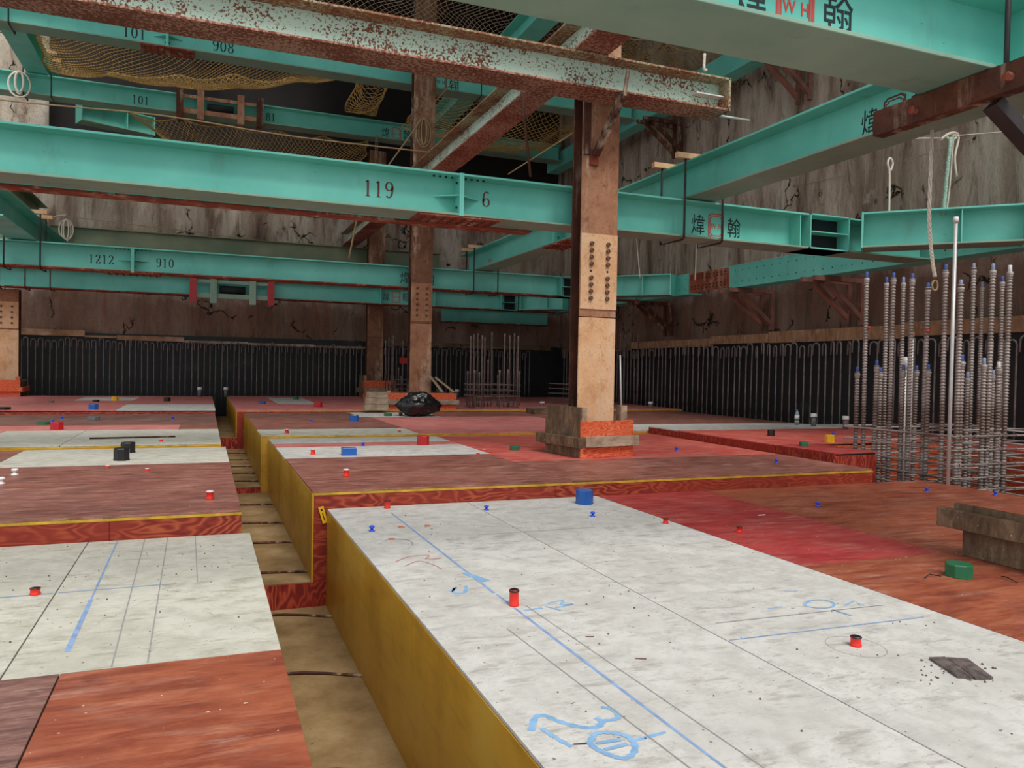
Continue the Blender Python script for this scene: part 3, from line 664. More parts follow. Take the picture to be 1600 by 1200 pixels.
# ------------------------------------------------------------------ columns
def column(label, x0, x1, yf, z0, z1, mat='rust', dep=.22, low=None, zs=1.6, bolts=None):
    t = thing('steel_column', label, 'column', ((x0+x1)/2, yf+dep/2, z0)); w = (x1-x0)/2; H = z1-z0
    s = zs-z0; low = low or mat
    part('front_flange', MB().bbox(-w, w, -dep/2, -dep/2+.02, s+.004, H, .003), mat, t)
    part('lower_flange', MB().bbox(-w, w, -dep/2, -dep/2+.02, 0, s-.004, .003), low, t, 'paler rusted lower length')
    part('web', MB().box(-.008, .008, -dep/2+.02, dep/2-.02, 0, H), 'rust_dark', t)  # web and rear flange coloured darker for the shade in the recess
    part('rear_flange', MB().bbox(-w, w, dep/2-.02, dep/2, 0, H, .003), 'rust_dark', t)
    if bolts:
        za, zb, n, sk = bolts
        sp = part('splice_plate', MB().bbox(-w+.001, w-.001, -dep/2-.0118, -dep/2-.0003, za-z0-.11, zb-z0+.10, .002), low, t, 'pale rusted splice plate')
        for sx in (-.45, .45):
            for i in range(n):
                z = za-z0+(zb-za)*i/(n-1)
                if i == sk: bolt(sp, .013, .002, (sx*w, -dep/2-.0118, z), 'y', 'hole', 'bolt_hole')
                else: bolt(sp, .022, .023, (sx*w, -dep/2-.012, z), 'y')
    return t
c1 = column('central rusty steel column in front of the strut marked 119', 3.50, 3.915, 7.03, .124, 9.8, 'rust', .22, 'rust_light', 1.53, (1.72, 2.27, 9, 4))
c2 = column('middle rusty column between the 1212 strut and the rubbish bag', 3.55, 3.955, 14.12, .21, 9.8, 'rust_mid', .22, 'rust', 1.80, (1.95, 2.45, 6, 9))
c3 = column('distant olive-brown column left of the middle column', 3.74, 4.14, 19.2, .21, 6.3, 'rust_mid', .22, 'rust_mid', 1.7)
c4 = column('sunlit rusty column at the left picture edge', -4.1, -3.66, 19.15, .21, 2.47, 'rust', .24, 'rust_light', 1.62, (1.75, 2.1, 4, 9))
c5 = column('dark rusty column at the right picture edge', 3.86, 4.26, 2.32, 0, 9.8, 'rust_dark', .24, 'wood_dark', 1.0)
# support bracket on the central column under the channel beam
t = thing('angle_bracket', 'dark red steel angle bracket holding the pitted beam on the central column', 'bracket', (3.62, 6.93, 3.05))
part('plate', MB().box(-.045, .045, .07, .10, .0, .16), 'rust_red', t); part('diagonal', MB().bar((.0, .05, .1), (.08, -.35, .60), .07, .05), 'rust_dark', t); part('upright', MB().bar((.08, -.36, .56), (.11, -.37, .80), .06, .03), 'rust_dark', t)
part('upper_leg', MB().box(-.12, -.05, .06, .10, .1, .61), 'rust_dark', t)
# right bracket carrying the big beam
t = thing('channel_bracket', 'dark rusty channel under the big beam at the right edge, with diagonal strut', 'bracket', (3.53, 2.45, 2.2))
part('channel', MB().box(-.05, .03, -.45, .90, .14, .275), 'rust_dark', t); part('diagonal', MB().bar((.0, .22, .12), (.36, .1, -.25), .10, .05), 'black_steel', t, 'blackish diagonal strut')
for yy in (.1, .62): bolt(t, .022, .03, (-.08, yy, .2), 'x', 'rust_red')

def base_box(label, x, y, z, rz, w, d, hf, hs, mat_f='orange_board', mat_s='wood_dark', bat='wood', posts=True):
    t = thing('column_base_box', label, 'formwork box', (x, y, z), rz)
    part('front_board', MB().bbox(0, w, 0, .02, 0.001, hf, .002), mat_f, t, 'orange-red plywood front board')
    part('side_board', MB().bbox(0, .02, .021, d, 0.001, hs, .002), mat_s, t, 'dark timber side board')
    part('side_board', MB().bbox(w-.02, w, .021, d, 0.001, hf*.95, .002), mat_s, t)
    part('back_board', MB().bbox(0, w, d+.001, d+.02, 0.001, hf, .002), mat_s, t)
    part('batten', MB().bbox(.03, w+.04, -.05, -.001, hf*.30, hf*.58, .003), bat, t, 'pale grey timber batten')
    part('batten', MB().bbox(-.055, -.001, -.045, d+.12, hf*.28, hf*.56, .003), mat_s, t, 'dark timber batten')
    part('batten', MB().bbox(w+.001, w+.05, -.0, d+.1, hf*.28, hf*.56, .003), bat, t)
    if posts:
        part('post', MB().bbox(.022, .085, .022, .05, .2, hs*1.0, .002), bat, t)
        part('post', MB().bbox(w-.10, w-.022, .08, .16, .1, hs*1.02, .002), bat, t); part('post', MB().bbox(w-.20, w-.11, d-.14, d-.05, .1, hs*1.04, .002), mat_s, t)
    return t
b0 = atz(905, 716, .124)
base_box('orange and grey timber box around the foot of the central column', b0.x, b0.y-.03, .125, math.radians(9.3), .66, .62, .365, .50)
p = atY(566, 630, 18.75)
base_box('timber and orange box at the foot of the distant column', 3.60, 18.9, .211, 0, .80, .55, .42, .55)
base_box('orange timber box at the foot of the middle column beside the rubbish bag', 3.05, 13.82, .211, 0, 1.32, .75, .30, .34, bat='wood')
base_box('orange-red box at the foot of the left edge column', -4.7, 18.75, .217, 0, 1.15, .6, .34, .40, bat='orange_board')
# big dark box bottom right
t = thing('column_base_box', 'large dark timber box around the right edge column', 'formwork box', (3.95, 3.05, 0))
part('side_board', MB().bbox(0, .04, -1.6, .04, .001, .15, .003), 'wood_dark', t, 'grey-brown lower board')
part('batten', MB().bbox(-.06, -.001, -1.6, .16, .151, .255, .004), 'wood_dark', t, 'thick dark timber batten'); part('back_board', MB().bbox(.041, 1.1, 0, .03, .001, .20, .003), 'wood_dark', t)
part('side_board', MB().bbox(.001, .03, -1.6, .10, .156, .285, .003), 'wood_dark', t)

# loose boards by the middle column
mb = MB(); 
for k, (dx, a) in enumerate(((0, .5), (.14, .42), (.30, .62))):
    p0 = atY(700+dx*60, 617, 13.95); mb.bar((p0.x, p0.y, .56), (p0.x-.42*a*1.2, p0.y+.05, .80-.05*k), .09, .03)
for k, (a, b) in enumerate((((4.12, 13.88, .53), (3.88, 14.02, .86)), ((4.34, 13.88, .53), (4.02, 14.04, .80)))):
    solo('scrap_board', MB().bar(a, b, .09, .03), 'wood', 'grey offcut board leaning by the middle column, %s one' % ('left' if k == 0 else 'right'), 'board')
for k in range(3):
    solo('scrap_board', MB().bbox(2.60+.02*k, 3.02, 13.5+.02*k, 13.62, .212+.11*k, .318+.11*k, .004), 'wood', 'grey timber offcut stacked left of the rubbish bag, %s' % ('bottom', 'middle', 'top')[k], 'board')
# rubbish bag
p = atz(655, 650, .167); mb = MB(); nu, nv = 56, 28; vs = []
for j in range(nv+1):
    for i in range(nu):
        a = 2*math.pi*i/nu; b = math.pi*j/nv; d = Vector((math.sin(b)*math.cos(a), math.sin(b)*math.sin(a), math.cos(b)))
        r = 1+.22*noise.noise(d*1.6+Vector((3, 1, 7)))+.20*abs(noise.noise(d*4))-.12*abs(noise.noise(d*8+Vector((9, 2, 1))))
        z = .19+d.z*.20*r; 
        if d.z > .3: z += .03*noise.noise(d*3)
        vs.append((p.x+d.x*.36*r*(1-.25*max(0, d.z)), p.y+d.y*.26*r, .169+max(z, .0+.002*abs(d.z))))
mb.add(vs, [(j*nu+i, j*nu+(i+1) % nu, (j+1)*nu+(i+1) % nu, (j+1)*nu+i) for j in range(nv) for i in range(nu)], True)
solo('rubbish_bag', mb, 'bag', 'crumpled black plastic rubbish bag before the middle column', 'bag')

# ------------------------------------------------------------------ wood rails on the walls
def rails(seq, fn, labels):
    for (a0, a1, z0, z1, mt), lb in zip(seq, labels): solo('timber_rail', fn(a0, a1, z0, z1), mt, lb, 'plank')
yb = YW-.27
rails([(-5.5, -2.55, 1.52, 1.66, 'wood_pink'), (-2.56, -1.9, 1.50, 1.55, 'wood_pink'), (-1.9, -.45, 1.46, 1.57, 'wood_pink'), (-.45, 1.0, 1.44, 1.50, 'wood'), (1.0, 2.6, 1.42, 1.48, 'wood'), (2.6, 4.0, 1.41, 1.46, 'wood'), (4.2, 9.2, 1.50, 1.62, 'wood_dark')],
      lambda a, b, c, d: MB().bbox(a, b-.01, yb, yb+.05, c+.02, d+.02, .003),
      ['reddish lumber rail above the bars at far left', 'short thin lumber rail next along the back wall', 'pale orange lumber rail on the back wall above the bars', 'thin grey rail on the back wall left of its middle', 'thin grey rail on the back wall near its middle', 'thin grey rail on the back wall by the distant column', 'dark timber rail on the back wall in the corner'])
rails([(3.2, 8.35, 1.56, 1.76, 'wood_pink'), (8.36, 11.2, 1.53, 1.73, 'wood_pink'), (11.2, 12.9, 1.54, 1.70, 'wood_pink'), (12.9, 16.0, 1.50, 1.66, 'wood_pink'), (16.0, 19.8, 1.46, 1.62, 'wood_dark')],
      lambda a, b, c, d: MB().bbox(XW-.28, XW-.235, a, b-.01, c, d, .003),
      ['long lumber rail on the right wall behind the tall starter bars', 'lumber rail on the right wall left of the tall starter bars', 'lighter lumber rail on the right wall under the rusty splice', 'lumber rail on the right wall right of the central column', 'dark rail on the right wall near the back corner'])

# ------------------------------------------------------------------ wall starter bars
def hook_bar(h, r=.012, bend=.07, dirv=(0, 1)):
    pts = [(0, 0, 0), (0, 0, h*.5), (0, 0, h-bend)]
    for k in range(1, 6):
        a = math.pi*k/5; pts.append((dirv[0]*bend*(1-math.cos(a))*.9, dirv[1]*bend*(1-math.cos(a))*.9, h-bend+bend*math.sin(a)))
    pts.append((pts[-1][0], pts[-1][1], h-bend-.14)); return MB().tube(pts, r, 6)
def starter_row(fn, n, lab, grp, proto_mb, jit, mat='rebar_grey'):
    o0 = None
    for i in range(n):
        loc, rz = fn(i)
        if o0 is None:
            me = mesh('starter_bar', proto_mb, mat); o = bpy.data.objects.new('starter_bar', me); COL.link(o); tag(o, lab, 'rebar', grp); o0 = o
        else:
            o = o0.copy(); COL.link(o)
        o.location = loc; o.rotation_euler = (random.uniform(-jit, jit), random.uniform(-jit, jit), rz)
starter_row(lambda i: ((-4.6+i*.135+random.uniform(-.012, .012), YW-.37, -.05+random.uniform(-.05, .05)), random.uniform(.9, 2.1)), 98,
            'hooked grey starter bar standing in the row along the back wall', 'hooked starter bars along the back wall', hook_bar(1.52, bend=.05), .006)
starter_row(lambda i: ((XW-.36, 3.6+i*.165+random.uniform(-.015, .015), .0+random.uniform(-.04, .04)), random.uniform(-.5, .5)), 97,
            'hooked grey starter bar standing in the row along the right wall', 'hooked starter bars along the right wall', hook_bar(1.50, .013, .06), .006)

# ------------------------------------------------------------------ column cages of ribbed bars
def ribbed(h, r=.0185, pitch=.030, n=8):
    prof = []; z = 0
    while z < h:
        prof += [(r, z), (r*1.0, z+pitch*.45), (r*1.36, z+pitch*.55), (r*1.36, z+pitch*.85)]; z += pitch
    prof += [(r, h)]
    return MB().lathe(prof, n=n)
proto = {}
def cage_bar(x, y, zb, zt, cap, label, grp, r=.0185):
    h = round((zt-zb)*10)/10
    if (h, r) not in proto:
        me = mesh('ribbed_bar', ribbed(h, r), 'rebar'); fixn(me); proto[(h, r)] = me
    t = thing('capped_starter_bar', label, 'rebar', (x, y, zt-h), 0, grp)
    part('ribbed_bar', proto[(h, r)], 'rebar', t)
    if ('c', cap, r) not in proto:
        me = mesh('thread_cap', MB().lathe([(r*.8, .0), (r*.95, .004), (r*.85, .065), (r*.7, .07)], n=10), cap); fixn(me); proto[('c', cap, r)] = me
        me = mesh('collar', MB().lathe([(r*1.3, -.045), (r*1.55, -.04), (r*1.2, -.028), (r*1.6, -.02), (r*1.6, -.004), (r*1.2, 0)], n=10), 'rebar'); fixn(me); proto[('k', r)] = me
    part('thread_cap', proto[('c', cap, r)], cap, t, loc=(0, 0, h)); part('collar', proto[('k', r)], 'rebar', t, loc=(0, 0, h))
    t.rotation_euler = (random.uniform(-.008, .008), random.uniform(-.008, .008), 0)
    return t
XC0, XC1, YC0, YC1 = 6.50, 8.20, 5.20, 6.50
def from_left(x, y): p = atX(x, y, XC0+.03); return p
def from_front(x, y): return atY(x, y, YC0+.03)
def from_back(x, y): return atY(x, y, YC1-.03)
def mid(x, y): return atY(x, y, 5.85)
bars = [('L', 1357, 425, 'bluecap', 'tall'), ('L', 1396, 426, 'bluecap', 'tall'), ('L', 1426, 427, 'bluecap', 'tall'), ('L', 1449, 442, 'bluecap', 'tall'), ('L', 1480, 413, 'bluecap', 'tall'),
        ('B', 1389, 433, 'bluecap', 'tall'), ('B', 1414, 433, 'bluegrey', 'tall'), ('F', 1502, 437, 'bluegrey', 'tall'), ('M', 1524, 411, 'bluegrey', 'tall'), ('B', 1536, 440, 'bluegrey', 'tall'),
        ('F', 1550, 412, 'bluegrey', 'tall'), ('M', 1569, 431, 'bluecap', 'tall'), ('F', 1577, 414, 'whitep', 'tall'),
        ('L', 1340, 573, 'bluecap', 'short'), ('L', 1368, 563, 'bluecap', 'short'), ('B', 1376, 574, 'bluecap', 'short'), ('L', 1410, 570, 'bluecap', 'short'), ('B', 1430, 571, 'bluecap', 'short'), ('L', 1451, 569, 'bluecap', 'short'),
        ('F', 1503, 554, 'bluecap', 'short'), ('M', 1512, 581, 'bluegrey', 'short'), ('F', 1538, 559, 'bluegrey', 'short'), ('M', 1552, 578, 'bluegrey', 'short'), ('F', 1562, 565, 'whitep', 'short')]
tl = {'L': 'left side', 'B': 'rear side', 'F': 'front side', 'M': 'middle'}
rank = {}
for kd, x, y, cap, hgt in bars:
    p = {'L': from_left, 'B': from_back, 'F': from_front, 'M': mid}[kd](x, y)
    k = (kd, hgt); rank[k] = rank.get(k, 0)+1
    ordn = ('leftmost', 'second from left', 'third from left', 'fourth from left', 'fifth from left')[rank[k]-1]
    cage_bar(p.x, p.y, -.55, p.z-.07, cap, '%s %s-capped bar, %s on %s of near cage' % (hgt, {'bluecap': 'blue', 'bluegrey': 'pale', 'whitep': 'white'}[cap], ordn, tl[kd]), 'capped bars of the near column cage', .0205 if kd == 'F' else .0185)
for (x, y, w) in ((1357, 513, 'left'), (1449, 519, 'right')):
    p = atX(x, y, XC0+.03); solo('marking_tape', MB().lathe([(.026, 0), (.026, .02)], p.x, p.y, p.z, 10), 'red', 'red tape band around a tall starter bar, the %s one' % w, 'tape')
# plain pipes in the cage
p = from_front(1487, 345); t = thing('standing_pipe', 'tall white pipe rising highest among the starter bars', 'pipe', (p.x-.02, p.y-.06, -.5)); L_ = p.z+.5
part('tube', MB().lathe([(.017, 0), (.017, L_)], n=12), 'galv', t); part('end_cap', MB().lathe([(.022, L_-.03), (.026, L_), (.02, L_+.025)], n=12), 'whitep', t)
p = from_left(1403, 562); t = thing('standing_pipe', 'short white-topped pipe among the near starter bars', 'pipe', (p.x+.1, p.y, -.5)); L_ = p.z+.5
part('tube', MB().lathe([(.02, 0), (.02, L_)], n=12), 'galv', t); part('end_cap', MB().lathe([(.022, L_-.1), (.028, L_-.02), (.02, L_+.03)], n=12), 'whitep', t)
p = from_left(1417, 520); t = thing('standing_pipe', 'thin rusty-topped rod among the near starter bars', 'pipe', (p.x+.08, p.y, -.5)); L_ = p.z+.5
part('tube', MB().lathe([(.012, 0), (.012, L_)], n=10), 'galv', t); part('end_cap', MB().lathe([(.016, L_-.05), (.016, L_+.01)], n=10), 'wood_pink', t)
# stirrups
def ring(x0, x1, y0, y1, z, r, name='stirrup'):
    b = .04; pts = []
    for cx, cy, a0 in ((x1-b, y0+b, -90), (x1-b, y1-b, 0), (x0+b, y1-b, 90), (x0+b, y0+b, 180)):
        for k in range(4): a = math.radians(a0+k*30); pts.append((cx+b*math.cos(a), cy+b*math.sin(a), z+random.uniform(-.004, .004)))
    pts.append(pts[0]); mb = MB().tube(pts, r, 6)
    return mb
wds = ['top', 'second', 'third', 'fourth', 'fifth', 'sixth', 'lowest']
for k, z in enumerate((.44, .31, .175, .05, -.07, -.2, -.33)):
    mb = ring(XC0-.03, XC1+.03, YC0-.03, YC1+.03, z, .010)
    for f in (.33, .66):   # inner ties of the same layer
        yy = YC0+(YC1-YC0)*f; mb.tube([(XC0-.04, yy, z+.02), (XC1+.04, yy, z+.02)], .008); xx = XC0+(XC1-XC0)*f; mb.tube([(xx, YC0-.05, z+.02), (xx, YC1+.05, z+.02)], .008)
    for q_ in range(10):
        xx = XC0+q_*(XC1-XC0)/9; mb.tube([(xx, YC0-.045, z-.01), (xx+.02, YC0-.05, z+.02), (xx+.035, YC0-.04, z-.015)], .003, 4)
    solo('stirrup', mb, 'rebar', '%s horizontal stirrup layer tied round the near column cage' % wds[k], 'rebar', 'stirrups of the near column cage')
# far cages
def far_cage(tag_, x0, x1, y0, y1, z0, px_, base, ht):
    o0 = None
    for i, (x, y) in enumerate(px_):
        p = atY(x, y, y0+(y1-y0)*(i % 3)/2); L_ = p.z-z0
        me = mesh('starter_bar', MB().lathe([(.016, 0), (.016, L_-.06), (.020, L_-.05), (.020, L_)], n=8), 'rebar_grey'); fixn(me)
        o = bpy.data.objects.new('starter_bar', me); COL.link(o); o.location = (p.x, p.y, z0); tag(o, 'thin grey starter bar in the %s' % tag_, 'rebar', 'bars of the '+tag_)
    for k in range(5):
        solo('stirrup', ring(x0, x1, y0, y1, z0+.012+k*.11, .009), 'rebar_grey', 'horizontal stirrup around the %s' % tag_, 'rebar', 'stirrups of the '+tag_)
far_cage('distant bar cage right of the middle column', 4.86, 5.78, 14.1, 14.9, .212,
         [(736, 525), (741, 522), (747, 521), (754, 524), (758, 527), (769, 519), (789, 521), (797, 524), (804, 521), (810, 525), (763, 562), (731, 580), (742, 578), (749, 582), (778, 586), (781, 578), (794, 577), (812, 580)], 0, 0)
far_cage('distant bar cage right behind the central column', 7.4, 8.1, 15.6, 16.4, .212,
         [(970, 520), (977, 522), (986, 519), (997, 523), (1017, 520), (983, 570), (992, 575), (1008, 575), (1022, 577)], 0, 0)
far_cage('red-wrapped bar group between the distant and middle columns', 4.25, 4.75, 18.3, 18.8, .212,
         [(603, 532), (608, 528), (613, 530), (615, 524), (623, 574), (627, 587), (630, 532)], 0, 0)
solo('marking_tape', MB().box(4.34, 4.52, 18.25, 18.29, 1.06, 1.20), 'redd', 'dark red wrap around the far bar group', 'tape')
for (x, y, Y, lb) in ((969, 555, 14.2, 'leaning pale rod right of the central column'), (656, 0, 0, None)):
    if lb: p = atY(x, y, 10.5); q_ = atY(972, 632, 10.5); solo('leaning_rod', MB().tube([tuple(p), (q_.x, q_.y, .166)], .012), 'galv', lb, 'rod')

# ------------------------------------------------------------------ small fittings on the decks
def cap_round(x, y, z, r, h, mat, label, dark=True):
    p = atz(x, y, z); t = thing('plastic_sleeve', label, 'cap', (p.x, p.y, z))
    part('body', MB().lathe([(r*1.12, 0), (r*1.12, .006), (r, .01), (r*.98, h*.8), (r*1.02, h*.82), (r*1.02, h)], n=16), mat, t)
    part('rim', MB().lathe([(r*1.05, h*.86), (r*1.10, h*.88), (r*1.10, h*.98), (r*.7, h*1.04)], n=16), 'black' if dark else 'whitep', t, 'dark rim' if dark else 'pale top')
    return t
def obox(x, y, z, w, h, mat, label, sides=8, d=None):
    p = atz(x, y, z); t = thing('junction_box', label, 'box', (p.x, p.y, z)); d = d or w
    pol = [(w/2*1.04*math.cos(2*math.pi*(k+.5)/sides), d/2*1.04*math.sin(2*math.pi*(k+.5)/sides)) for k in range(sides)]
    if sides == 4: pol = [(-w/2, -d/2), (w/2, -d/2), (w/2, d/2), (-w/2, d/2)]
    R = [[(a*s, b*s, zz) for a, b in pol] for s, zz in ((1, 0), (1, h*.92), (.94, h))]
    part('shell', MB().loft(R), mat, t)
    part('lip', MB().loft([[(a*s, b*s, zz) for a, b in pol] for s, zz in ((1.03, .001), (1.05, h*.08), (1.0, h*.1))]), mat, t)
    return t
def plug(x, y, z, mat, label, s=1.0):
    s *= .68
    p = atz(x, y, z); t = thing('pipe_plug', label, 'plug', (p.x, p.y, z))
    part('flange', MB().lathe([(.022*s, 0), (.022*s, .006*s), (.011*s, .009*s), (.010*s, .022*s)], n=12), mat, t)
    part('head', MB().lathe([(.012*s, .022*s), (.020*s, .026*s), (.020*s, .036*s), (.012*s, .040*s)], n=12), mat, t); return t
cap_round(803, 946, 0, .020, .068, 'red', 'tall red sleeve cap on the blue chalk line')
cap_round(1337, 1009, 0, .019, .036, 'red', 'short red sleeve cap inside a pencil circle')
cap_round(605, 794, 0, .020, .055, 'red', 'red cap at the corner below the red riser')
cap_round(1040, 818, 0, .017, .032, 'red', 'red cap on crimson plywood nearer the white board')
cap_round(1155, 832, 0, .017, .034, 'red', 'red cap on crimson plywood farther to the right')
cap_round(55, 929, -.03, .020, .030, 'red', 'low red cap on the far left off-white board')
cap_round(328, 780, .11, .022, .055, 'red', 'red cap on left brown plywood near the trench', False)
cap_round(541, 744, .124, .022, .055, 'red', 'red cap on brown plywood behind the trench corner', False)
cap_round(489, 710, .124, .022, .055, 'red', 'red cap on the white board left of the flat blue box', False)
cap_round(448, 677, .165, .022, .05, 'red', 'red cap at the left of the grey-white board', False)
cap_round(230, 736, .11, .016, .022, 'red', 'tiny red cap on the left brown sheet, right one', False)
cap_round(168, 731, .11, .016, .020, 'red', 'tiny red cap on the left brown sheet, left one', False)
cap_round(252, 690, .15, .018, .03, 'red', 'small red cap beside the thin bar on the left', False)
cap_round(747, 710, .124, .016, .022, 'red', 'tiny red cap right of the white board, lower one', False)
cap_round(756, 705, .124, .016, .022, 'red', 'tiny red cap right of the white board, upper one', False)
cap_round(624, 675, .165, .018, .03, 'red', 'tiny red cap at the right end of the grey-white board', False)
obox(913, 787, 0, .125, .105, 'blue', 'large blue octagonal box on the white board edge')
obox(1498, 900, 0, .125, .065, 'green', 'green octagonal box on orange-brown plywood at right')
obox(545, 711, .124, .135, .075, 'blue', 'flat blue rectangular box on the white board', 4, .09)
obox(661, 695, .124, .13, .105, 'redd', 'red octagonal box left of the central column')
obox(804, 703, .124, .10, .045, 'green', 'small green box just left of the central column base', 8)
obox(190, 719, .11, .13, .11, 'black', 'black box on the left white board, nearer one', 8)
obox(200, 707, .11, .13, .10, 'black', 'black box on the left white board, rear one', 8)
obox(89, 671, .15, .14, .09, 'redd', 'dark red box on the third left block')
obox(68, 663, .15, .15, .035, 'green', 'flat green box behind the dark red box', 8)
obox(146, 656, .15, .16, .05, 'grey', 'grey box on the third left block')
obox(146, 640, .215, .14, .09, 'blue', 'blue box on pale pink plywood at the left')
obox(5, 640, .215, .2, .04, 'black', 'dark flat box at the left picture edge')
obox(150, 628, .215, .12, .04, 'black', 'low black box on the small white board by the back wall')
obox(180, 626, .215, .13, .08, 'yel', 'yellow box on the far left block')
obox(261, 627, .215, .13, .08, 'black', 'black box on the far left block near its right end')
obox(410, 631, .21, .14, .05, 'blue', 'flat blue box on the far right block near the trench')
obox(462, 624, .21, .14, .06, 'green', 'green box on the far white board')
obox(497, 636, .21, .15, .09, 'redd', 'red box on the far right block')
obox(553, 658, .165, .13, .09, 'blue', 'blue box on the third block near the dark stain')
obox(606, 650, .165, .13, .045, 'green', 'green box on the white board by the rubbish bag')
obox(626, 650, .165, .06, .06, 'black', 'small black box touching the rubbish bag side')
obox(1205, 681, .22, .09, .075, 'black', 'black box at the white board edge on the raised platform')
obox(1256, 697, .22, .10, .045, 'green', 'small green box on the raised red platform')
obox(1296, 691, .22, .105, .085, 'yel', 'yellow box on the raised red platform')
obox(80, 619+10, .215, .1, .03, 'grey', 'small grey box behind the blue box at far left')
plug(581, 830, 0, 'bluev', 'bright blue plug at left of the corner white board', 1.25)
plug(760, 797, 0, 'bluev', 'bright blue plug on the joint between two white boards', 1.25)
plug(926, 807, 0, 'bluev', 'bright blue plug below the large blue box', 1.2)
plug(1278, 791, 0, 'bluev', 'blue plug on brown plywood in the middle right', 1.3)
plug(1448, 768, 0, 'bluev', 'blue plug at the foot of the starter bars, left one', 1.3)
plug(1555, 774, 0, 'bluev', 'blue plug at the foot of the starter bars, right one', 1.3)
plug(567, 697, .124, 'bluev', 'blue plug on the narrow pink strip', 1.5)
plug(1057, 704, .124, 'bluev', 'blue plug right of the central column base', 1.4)
plug(1213, 723, .124, 'bluev', 'blue plug near the yellow edge on the right', 1.4)
plug(1302, 680, .22, 'bluev', 'blue plug behind the yellow box on the platform', 1.4)
plug(270, 656, .15, 'bluev', 'blue plug on the third left block near the trench', 1.8)
plug(97, 655, .15, 'bluev', 'blue plug behind the dark red box at left', 1.5)
plug(82, 660, .15, 'bluev', 'blue plug beside the flat green box at left', 1.5)
plug(486, 659, .165, 'bluev', 'faint blue plug on brown plywood past the grey-white board', 1.4)
plug(23, 742, .11, 'whitep', 'white plug on left brown plywood, right one', 1.8)
plug(2, 756, .11, 'whitep', 'white plug on left brown plywood, at picture edge', 1.8)
for x, y, lb in ((627, 824, 'pale red disc left of the chalk line on the corner board'), (668, 822, 'pale red disc right of the chalk line on the corner board'), (612, 843, 'flat red chip on the corner white board')):
    p = atz(x, y, 0); solo('plastic_disc', MB().lathe([(.020, 0), (.020, .004), (.012, .006)], p.x, p.y, 0, 14), plain('pale_red_plastic', (222, 120, 92)), lb, 'disc')
def post(x, y, z, h, label, r=.035):
    p = atz(x, y, z); t = thing('sleeve_post', label, 'post', (p.x, p.y, z))
    part('sleeve', MB().lathe([(r*.8, 0), (r*.8, h*.75)], n=12), 'grey', t, 'grey sleeve'); part('cap', MB().lathe([(r, h*.72), (r*1.08, h*.76), (r, h)], n=12), 'whitep', t, 'white cap')
post(1271, 666, .22, .19, 'white-capped grey post by the right wall, left of two', .045)
post(1321, 671, .22, .19, 'white-capped grey post by the right wall, right of two', .045)
post(312, 620, .215, .22, 'white-capped post at the far end of the left block', .05)
post(353, 620, .21, .22, 'white-capped post at the far end of the trench wall', .05)
post(714, 622, .21, .22, 'white-capped post right of the middle column', .05)
post(847, 637, .17, .13, 'white-capped post left of the central column base', .05)
post(1016, 640, .17, .17, 'white-capped post right of the central column base', .05)
p = atz(1245, 664, .22); t = thing('water_bottle', 'clear plastic water bottle standing by the right wall bars', 'bottle', (p.x, p.y, .22))
part('body', MB().lathe([(.030, 0), (.034, .01), (.034, .06), (.031, .07), (.034, .08), (.034, .16), (.015, .205), (.013, .22)], n=18), 'clear', t)
part('label', MB().lathe([(.0345, .09), (.0345, .15)], n=18), 'whitep', t, 'pale paper label'); part('bottle_cap', MB().lathe([(.016, .218), (.016, .24)], n=14), 'bluecap', t, 'blue cap')
# flat plates and grit
for k, (a, b, c_, d_) in enumerate((((1452, 1031), (1476, 1030), (1520, 1062), (1496, 1060)), ((1479, 1030), (1512, 1032), (1552, 1062), (1524, 1063)))):
    P4 = [tuple(atz(*v, 0))[:2] for v in (a, b, c_, d_)]
    solo('steel_plate', MB().prism(P4, .001, .010-.002*k), plain('dusty_grey_plate', (122, 108, 104), .7, .1, .2, 30), 'thin dusty rusty plate on white board, the %s of two' % ('left' if k == 0 else 'right'), 'plate')
mb = MB()
for i in range(46):
    p = atz(random.uniform(1438, 1560), random.uniform(1032, 1070), 0); s = random.uniform(.002, .005); mb.lathe([(s, 0), (s*.8, s), (s*.2, s*1.3)], p.x, p.y, 0, 5, False)
solo('grit', mb, 'wood_dark', 'scattered brown grit around the flat plates', 'debris', None, 'stuff')
mb = MB()
for i in range(170):
    x = random.choice((random.uniform(.85, 2.85), random.uniform(-1.2, .2))); y = random.uniform(1.2, 5.3) if x > .5 else random.uniform(2.95, 4.9); z = 0 if x > .5 else -.03
    s = random.uniform(.0015, .0045); mb.lathe([(s, 0), (s*.8, s), (s*.2, s*1.3)], x, y, z, 5, False)
solo('grit', mb, 'wood_dark', 'fine dark grit scattered over the white boards', 'debris', None, 'stuff')
